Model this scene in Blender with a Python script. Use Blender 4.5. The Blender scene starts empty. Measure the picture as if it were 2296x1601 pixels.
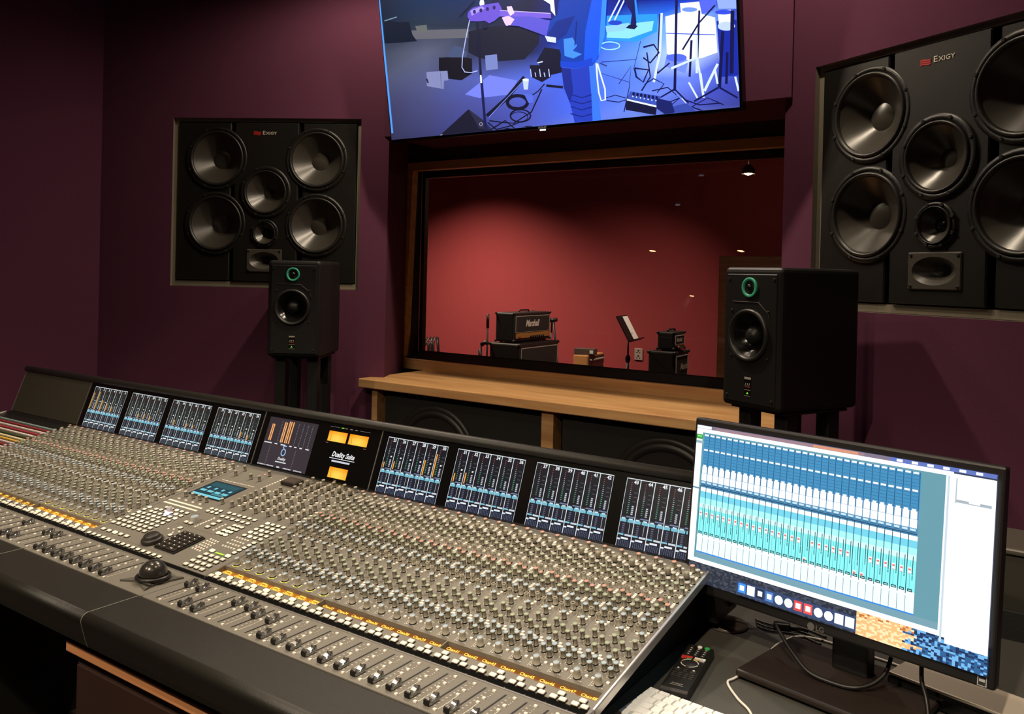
import bpy, bmesh, math, random
from mathutils import Matrix, Vector
random.seed(7)
PI=math.pi; R=math.radians
S=bpy.context.scene; COL=S.collection
ZO=0.83                                  # height of the knob surface above the floor
# ---------------------------------------------------------------- camera, world, exposure
cam=bpy.data.cameras.new('camera'); co=bpy.data.objects.new('camera',cam); COL.objects.link(co); S.camera=co
yaw,pit,rol=R(-34.3274),R(-0.2938),R(1.3321)
f=Vector((math.sin(yaw)*math.cos(pit),math.cos(yaw)*math.cos(pit),math.sin(pit)))
r=f.cross(Vector((0,0,1))).normalized(); u=r.cross(f)
r2=math.cos(rol)*r+math.sin(rol)*u; u2=-math.sin(rol)*r+math.cos(rol)*u
co.matrix_world=Matrix((( r2.x,u2.x,-f.x,0.6066),(r2.y,u2.y,-f.y,-1.1496),(r2.z,u2.z,-f.z,0.6263+ZO),(0,0,0,1)))
cam.sensor_width=36; cam.lens=1893.13/2296*36; cam.shift_y=(624.4-800.5)/2296; cam.clip_start=.02; cam.clip_end=60
w=bpy.data.worlds.new('world'); S.world=w; w.use_nodes=True
w.node_tree.nodes['Background'].inputs[0].default_value=(.012,.010,.010,1); w.node_tree.nodes['Background'].inputs[1].default_value=1
S.view_settings.view_transform='Standard'; S.view_settings.look='None'; S.view_settings.gamma=1; S.view_settings.use_curve_mapping=False
S.view_settings.exposure=EXPOSURE=0.0
S.cycles.max_bounces=6; S.cycles.diffuse_bounces=3; S.cycles.glossy_bounces=3; S.cycles.transparent_max_bounces=12; S.cycles.transmission_bounces=4
S.cycles.caustics_reflective=False; S.cycles.caustics_refractive=False; S.cycles.sample_clamp_indirect=3
# ---------------------------------------------------------------- helpers
def lin(c):
    return tuple(((v/255)/12.92 if v<=10 else (((v/255)+.055)/1.055)**2.4) for v in c[:3])
MATS={}
def mat(name,rgb,rough=.6,metal=0,emit=0,bump=0,scale=60,var=0,spec=.5,coat=0,alpha=1):
    if name in MATS: return MATS[name]
    m=bpy.data.materials.new(name); m.use_nodes=True; nt=m.node_tree; b=nt.nodes['Principled BSDF']
    c=(*lin(rgb),1); b.inputs['Base Color'].default_value=c; b.inputs['Roughness'].default_value=rough; b.inputs['Metallic'].default_value=metal
    b.inputs['Specular IOR Level'].default_value=spec; b.inputs['Coat Weight'].default_value=coat
    if emit:
        b.inputs['Emission Color'].default_value=c; b.inputs['Emission Strength'].default_value=emit; m.cycles.emission_sampling='NONE'
    if var or bump:
        tc=nt.nodes.new('ShaderNodeTexCoord'); n=nt.nodes.new('ShaderNodeTexNoise'); n.inputs['Scale'].default_value=scale; n.inputs['Detail'].default_value=4
        nt.links.new(tc.outputs['Object'],n.inputs['Vector'])
        if var:
            mx=nt.nodes.new('ShaderNodeMixRGB'); mx.inputs[1].default_value=(*[v*(1-var) for v in c[:3]],1); mx.inputs[2].default_value=(*[min(1,v*(1+var)) for v in c[:3]],1)
            nt.links.new(n.outputs['Fac'],mx.inputs[0]); nt.links.new(mx.outputs[0],b.inputs['Base Color'])
        if bump:
            bp=nt.nodes.new('ShaderNodeBump'); bp.inputs['Strength'].default_value=bump; bp.inputs['Distance'].default_value=.002
            nt.links.new(n.outputs['Fac'],bp.inputs['Height']); nt.links.new(bp.outputs[0],b.inputs['Normal'])
    MATS[name]=m; return m
def wood(name,dark,light,scale=(1.2,14,14),rough=.42):
    m=bpy.data.materials.new(name); m.use_nodes=True; nt=m.node_tree; b=nt.nodes['Principled BSDF']
    tc=nt.nodes.new('ShaderNodeTexCoord'); mp=nt.nodes.new('ShaderNodeMapping'); mp.inputs['Scale'].default_value=scale
    n=nt.nodes.new('ShaderNodeTexNoise'); n.inputs['Scale'].default_value=2.2; n.inputs['Detail'].default_value=8; n.inputs['Distortion'].default_value=.6
    rp=nt.nodes.new('ShaderNodeValToRGB'); rp.color_ramp.elements[0].position=.32; rp.color_ramp.elements[1].position=.72
    rp.color_ramp.elements[0].color=(*lin(dark),1); rp.color_ramp.elements[1].color=(*lin(light),1)
    for a,bb in ((tc.outputs['Object'],mp.inputs['Vector']),(mp.outputs[0],n.inputs['Vector']),(n.outputs['Fac'],rp.inputs[0]),(rp.outputs[0],b.inputs['Base Color'])): nt.links.new(a,bb)
    b.inputs['Roughness'].default_value=rough; MATS[name]=m; return m
def screenmat(name,strength,gloss=.25):
    # a lit display: the picture it shows is stored per face and given off as light
    m=bpy.data.materials.new(name); m.use_nodes=True; nt=m.node_tree; b=nt.nodes['Principled BSDF']
    a=nt.nodes.new('ShaderNodeVertexColor'); a.layer_name='picture'
    b.inputs['Base Color'].default_value=(.01,.01,.012,1); b.inputs['Roughness'].default_value=gloss; b.inputs['Emission Strength'].default_value=strength
    nt.links.new(a.outputs['Color'],b.inputs['Emission Color']); m.cycles.emission_sampling='NONE'; MATS[name]=m; return m
I4=Matrix.Identity(4)
def T(x=0,y=0,z=0): return Matrix.Translation((x,y,z))
def RX(a): return Matrix.Rotation(a,4,'X')
def RY(a): return Matrix.Rotation(a,4,'Y')
def RZ(a): return Matrix.Rotation(a,4,'Z')
_bc={}
class MB:
    """collects shapes and links them as one mesh object"""
    def __init__(s,M=I4): s.v=[];s.f=[];s.mi=[];s.sm=[];s.c=[];s.M=M
    def add(s,vs,fs,mi=0,smooth=False,M=None,col=None):
        A=s.M if M is None else s.M@M; o=len(s.v)
        s.v+=[tuple(A@Vector(p)) for p in vs]
        for q in fs: s.f.append(tuple(o+i for i in q)); s.mi.append(mi); s.sm.append(smooth); s.c.append(col)
        return s
    def box(s,x0,x1,y0,y1,z0,z1,mi=0,M=None,bev=0,seg=2,smooth=False):
        if bev:
            bm=bmesh.new(); bmesh.ops.create_cube(bm,size=1)
            for v in bm.verts: v.co=((x0+x1)/2+v.co.x*(x1-x0),(y0+y1)/2+v.co.y*(y1-y0),(z0+z1)/2+v.co.z*(z1-z0))
            bmesh.ops.bevel(bm,geom=bm.edges[:],offset=bev,segments=seg,affect='EDGES',profile=.5)
            bm.verts.index_update(); vs=[v.co[:] for v in bm.verts]; fs=[[v.index for v in q.verts] for q in bm.faces]; bm.free()
            return s.add(vs,fs,mi,smooth,M)
        vs=[(x0,y0,z0),(x1,y0,z0),(x1,y1,z0),(x0,y1,z0),(x0,y0,z1),(x1,y0,z1),(x1,y1,z1),(x0,y1,z1)]
        return s.add(vs,[(0,3,2,1),(4,5,6,7),(0,1,5,4),(1,2,6,5),(2,3,7,6),(3,0,4,7)],mi,smooth,M)
    def lathe(s,prof,n=24,mi=0,M=None,smooth=True,mis=None,sx=1,sy=1):
        # prof: list of (radius,z) turned round local z; a radius of 0 closes the end
        vs=[];rows=[]
        for rr,z in prof:
            if rr==0: rows.append([len(vs)]); vs.append((0,0,z))
            else:
                rows.append(list(range(len(vs),len(vs)+n))); vs+=[(rr*sx*math.cos(2*PI*i/n),rr*sy*math.sin(2*PI*i/n),z) for i in range(n)]
        for k in range(len(rows)-1):
            a,b=rows[k],rows[k+1]; fs=[]
            for i in range(n):
                j=(i+1)%n
                if len(a)==1 and len(b)==1: continue
                if len(a)==1: fs.append((a[0],b[j],b[i]))
                elif len(b)==1: fs.append((a[i],a[j],b[0]))
                else: fs.append((a[i],a[j],b[j],b[i]))
            if k==0: base=len(s.v); s.add(vs,[],0,False,M)
            for q in fs: s.f.append(tuple(base+i for i in q)); s.mi.append(mis[k] if mis else mi); s.sm.append(smooth); s.c.append(None)
        return s
    def tube(s,pts,rad,n=8,mi=0,M=None,cap=True):
        pts=[Vector(p) for p in pts]; vs=[];N=len(pts); up=None
        for i,p in enumerate(pts):
            t=(pts[min(N-1,i+1)]-pts[max(0,i-1)]).normalized()
            if up is None:
                up=Vector((0,0,1)) if abs(t.z)<.9 else Vector((1,0,0))
            a=t.cross(up).normalized(); b=a.cross(t); up=b
            rr=rad[i] if isinstance(rad,(list,tuple)) else rad
            vs+=[tuple(p+rr*(math.cos(2*PI*k/n)*a+math.sin(2*PI*k/n)*b)) for k in range(n)]
        fs=[(i*n+k,i*n+(k+1)%n,(i+1)*n+(k+1)%n,(i+1)*n+k) for i in range(N-1) for k in range(n)]
        if cap: fs+=[tuple(range(n-1,-1,-1)),tuple(range((N-1)*n,N*n))]
        return s.add(vs,fs,mi,True,M)
    def prism(s,poly,x0,x1,mi=0,M=None,smooth=False,axis='x'):
        # poly in the (y,z) plane swept along x (axis x) or in (x,y) swept along z (axis z); counter-clockwise
        n=len(poly); mk=(lambda a,b,t:(t,a,b)) if axis=='x' else (lambda a,b,t:(a,b,t))
        vs=[mk(a,b,x0) for a,b in poly]+[mk(a,b,x1) for a,b in poly]
        s.add(vs,[(i,(i+1)%n,n+(i+1)%n,n+i) for i in range(n)],mi,smooth,M); k0=len(s.sm)-n
        if smooth=='arc':
            for i in range(n): s.sm[k0+i]=math.hypot(poly[i][0]-poly[(i+1)%n][0],poly[i][1]-poly[(i+1)%n][1])<.012
        o=len(s.v)-2*n
        for q in (tuple(range(n-1,-1,-1)),tuple(range(n,2*n))): s.f.append(tuple(o+i for i in q)); s.mi.append(mi); s.sm.append(False); s.c.append(None)
        return s
    def quad(s,x0,x1,y0,y1,z=0,mi=0,M=None,col=None): return s.add([(x0,y0,z),(x1,y0,z),(x1,y1,z),(x0,y1,z)],[(0,1,2,3)],mi,False,M,col)
    def text(s,txt,size,M=None,mi=0,col=None,align='LEFT',shear=0,bold=0,sx=1):
        key=(txt,align,shear,bold)
        if key not in _bc:
            cu=bpy.data.curves.new('t','FONT'); cu.body=txt; cu.align_x=align; cu.size=1; cu.shear=shear; cu.offset=bold; cu.resolution_u=2
            o=bpy.data.objects.new('t',cu); COL.objects.link(o)
            me=bpy.data.meshes.new_from_object(o.evaluated_get(bpy.context.evaluated_depsgraph_get()))
            _bc[key]=([v.co[:] for v in me.vertices],[tuple(q.vertices) for q in me.polygons])
            bpy.data.objects.remove(o); bpy.data.curves.remove(cu); bpy.data.meshes.remove(me)
        vs,fs=_bc[key]
        return s.add([(x*size*sx,y*size,z) for x,y,z in vs],fs,mi,False,M,col)
    def build(s,name,mats,parent=None,loc=None):
        me=bpy.data.meshes.new(name); me.from_pydata(s.v,[],s.f)
        if not isinstance(mats,(list,tuple)): mats=[mats]
        for m in mats: me.materials.append(m)
        me.polygons.foreach_set('material_index',s.mi); me.polygons.foreach_set('use_smooth',s.sm)
        if any(c is not None for c in s.c):
            at=me.color_attributes.new('picture','FLOAT_COLOR','CORNER'); d=[]
            for q,c in zip(s.f,s.c):
                if c is None: c=(0,0,0)
                if isinstance(c[0],(tuple,list)):
                    for cc in c: d+=[*lin(cc),1]
                else: d+=[*lin(c),1]*len(q)
            at.data.foreach_set('color',d)
        me.validate(); me.update()
        o=bpy.data.objects.new(name,me); COL.objects.link(o)
        if parent: o.parent=parent
        if loc: o.location=loc
        return o
def cut(mb,cutter,name,mats,parent):
    # the shape with round or shaped openings taken out of it
    o=mb.build(name,mats); k=cutter.build('cutter',mats); md=o.modifiers.new('cut','BOOLEAN'); md.object=k; md.operation='DIFFERENCE'; md.solver='EXACT'
    me=bpy.data.meshes.new_from_object(o.evaluated_get(bpy.context.evaluated_depsgraph_get())); bpy.data.objects.remove(o); bpy.data.objects.remove(k)
    r_=bpy.data.objects.new(name,me); COL.objects.link(r_); r_.parent=parent; return r_
def tag(o,label=None,cat=None,group=None,kind=None):
    for k,v in (('label',label),('category',cat),('group',group),('kind',kind)):
        if v: o[k]=v
    return o
def thing(name,label,cat,loc=(0,0,0),rz=0,group=None):
    o=bpy.data.objects.new(name,None); COL.objects.link(o); o.empty_display_size=.05
    o.location=loc; o.rotation_euler=(0,0,rz); return tag(o,label,cat,group)
def dup(o,parent=None,loc=None,rz=None):
    c=o.copy(); COL.objects.link(c)
    if parent: c.parent=parent
    if loc is not None: c.location=loc
    if rz is not None: c.rotation_euler=(0,0,rz)
    for ch in [x for x in o.children if x.type!='LIGHT']: dup(ch,c)
    return c
def struct(name,mb,m,parent=None):
    o=mb.build(name,m,parent); o['kind']='structure'; return o
# ---------------------------------------------------------------- materials
BLK=mat('black_satin',(20,19,18),.45); DARK=mat('dark_textured',(28,26,24),.7,bump=.3,scale=400); DEEP=mat('deep_black',(9,8,8),.8)
PANEL=mat('grey_panel',(116,112,104),.55,var=.03,scale=30); KNOB=mat('knob_grey',(156,150,134),.5); SKIRT=mat('knob_skirt',(10,9,8),.5)
CAPB=mat('cap_blue',(162,180,194),.45); CAPG=mat('cap_green',(158,168,146),.45); CAPR=mat('cap_red',(194,146,132),.45); CAPW=mat('cap_pale',(182,180,174),.45)
BTN=mat('button_white',(245,238,226),.4); LIT=mat('button_lit',(255,238,190),.4,emit=.9); SILK=mat('silkscreen',(236,230,216),.6)
SILV=mat('silver_trim',(200,196,190),.3,metal=.8); CHROME=mat('chrome',(215,215,218),.14,metal=1); LEATHER=mat('armrest_leather',(33,31,27),.42,bump=.3,scale=900)
PURPLE=mat('purple_fabric',(98,55,77),.95,bump=.5,scale=700,var=.12,spec=.1); GREYF=mat('recess_grey',(128,120,104),.8,bump=.2,scale=300)
WOOD=wood('beech_wood',(186,136,88),(218,172,118)); WOODR=wood('reddish_wood',(150,92,62),(190,128,92),(3,3,20)); FELT=mat('black_felt',(16,14,13),.95)
BAFFLE=mat('baffle_black',(24,22,19),.42,bump=.1,scale=600); CONE=mat('cone_paper',(66,62,56),.30,var=.12,scale=12,bump=.1); SURR=mat('rubber_surround',(36,34,31),.38); GLOSSB=mat('gloss_black',(14,13,13),.2)
WHITE=mat('white_plastic',(240,240,236),.35); PAPER=mat('paper',(238,236,230),.8)
AMBER=mat('amber_letters',(255,206,84),.5,emit=1.0); AMBG=mat('amber_display',(104,62,22),.4,emit=.6); AMBL=mat('amber_display_bright',(150,92,24),.4,emit=.75); VU=screenmat('meter_light',1.0); SCR=screenmat('console_display',1.0); UI=screenmat('monitor_display',1.25,.35); TVM=screenmat('television_picture',1.3,.3)
MARK=mat('marking_grey',(150,145,132),.6)
TVG=[[(-750,596,12,24,48),(-514,558,19,44,80),(-252,517,14,38,87),(-11,479,8,18,60),(212,443,10,34,144),(418,410,1,14,123),(610,380,17,54,188),(783,353,39,64,186)],[(-764,490,17,29,47),(-526,456,37,49,67),(-262,419,27,39,63),(-19,384,18,28,70),(205,352,17,54,188),(413,323,41,127,255),(606,295,139,188,255),(780,271,59,84,206)],[(-777,383,58,64,82),(-537,353,85,90,115),(-271,319,42,48,79),(-27,289,26,32,75),(199,260,47,84,218),(408,234,97,146,255),(602,210,194,218,255),(777,188,51,63,185)],[(-791,274,72,76,103),(-549,248,76,82,125),(-281,219,78,90,170),(-34,192,80,104,214),(193,167,67,104,238),(403,144,88,125,241),(599,123,100,124,234),(775,104,51,64,173)],[(-805,165,59,59,94),(-561,142,66,69,115),(-290,117,69,75,149),(-42,94,72,84,182),(187,73,67,104,238),(398,54,100,130,228),(595,36,72,84,188),(772,19,54,60,139)],[(-822,24,46,46,78),(-576,6,52,54,97),(-303,-13,55,61,122),(-52,-31,73,85,171),(178,-47,90,114,224),(392,-62,101,126,211),(590,-76,83,95,181),(768,-89,64,76,149)]]
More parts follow.
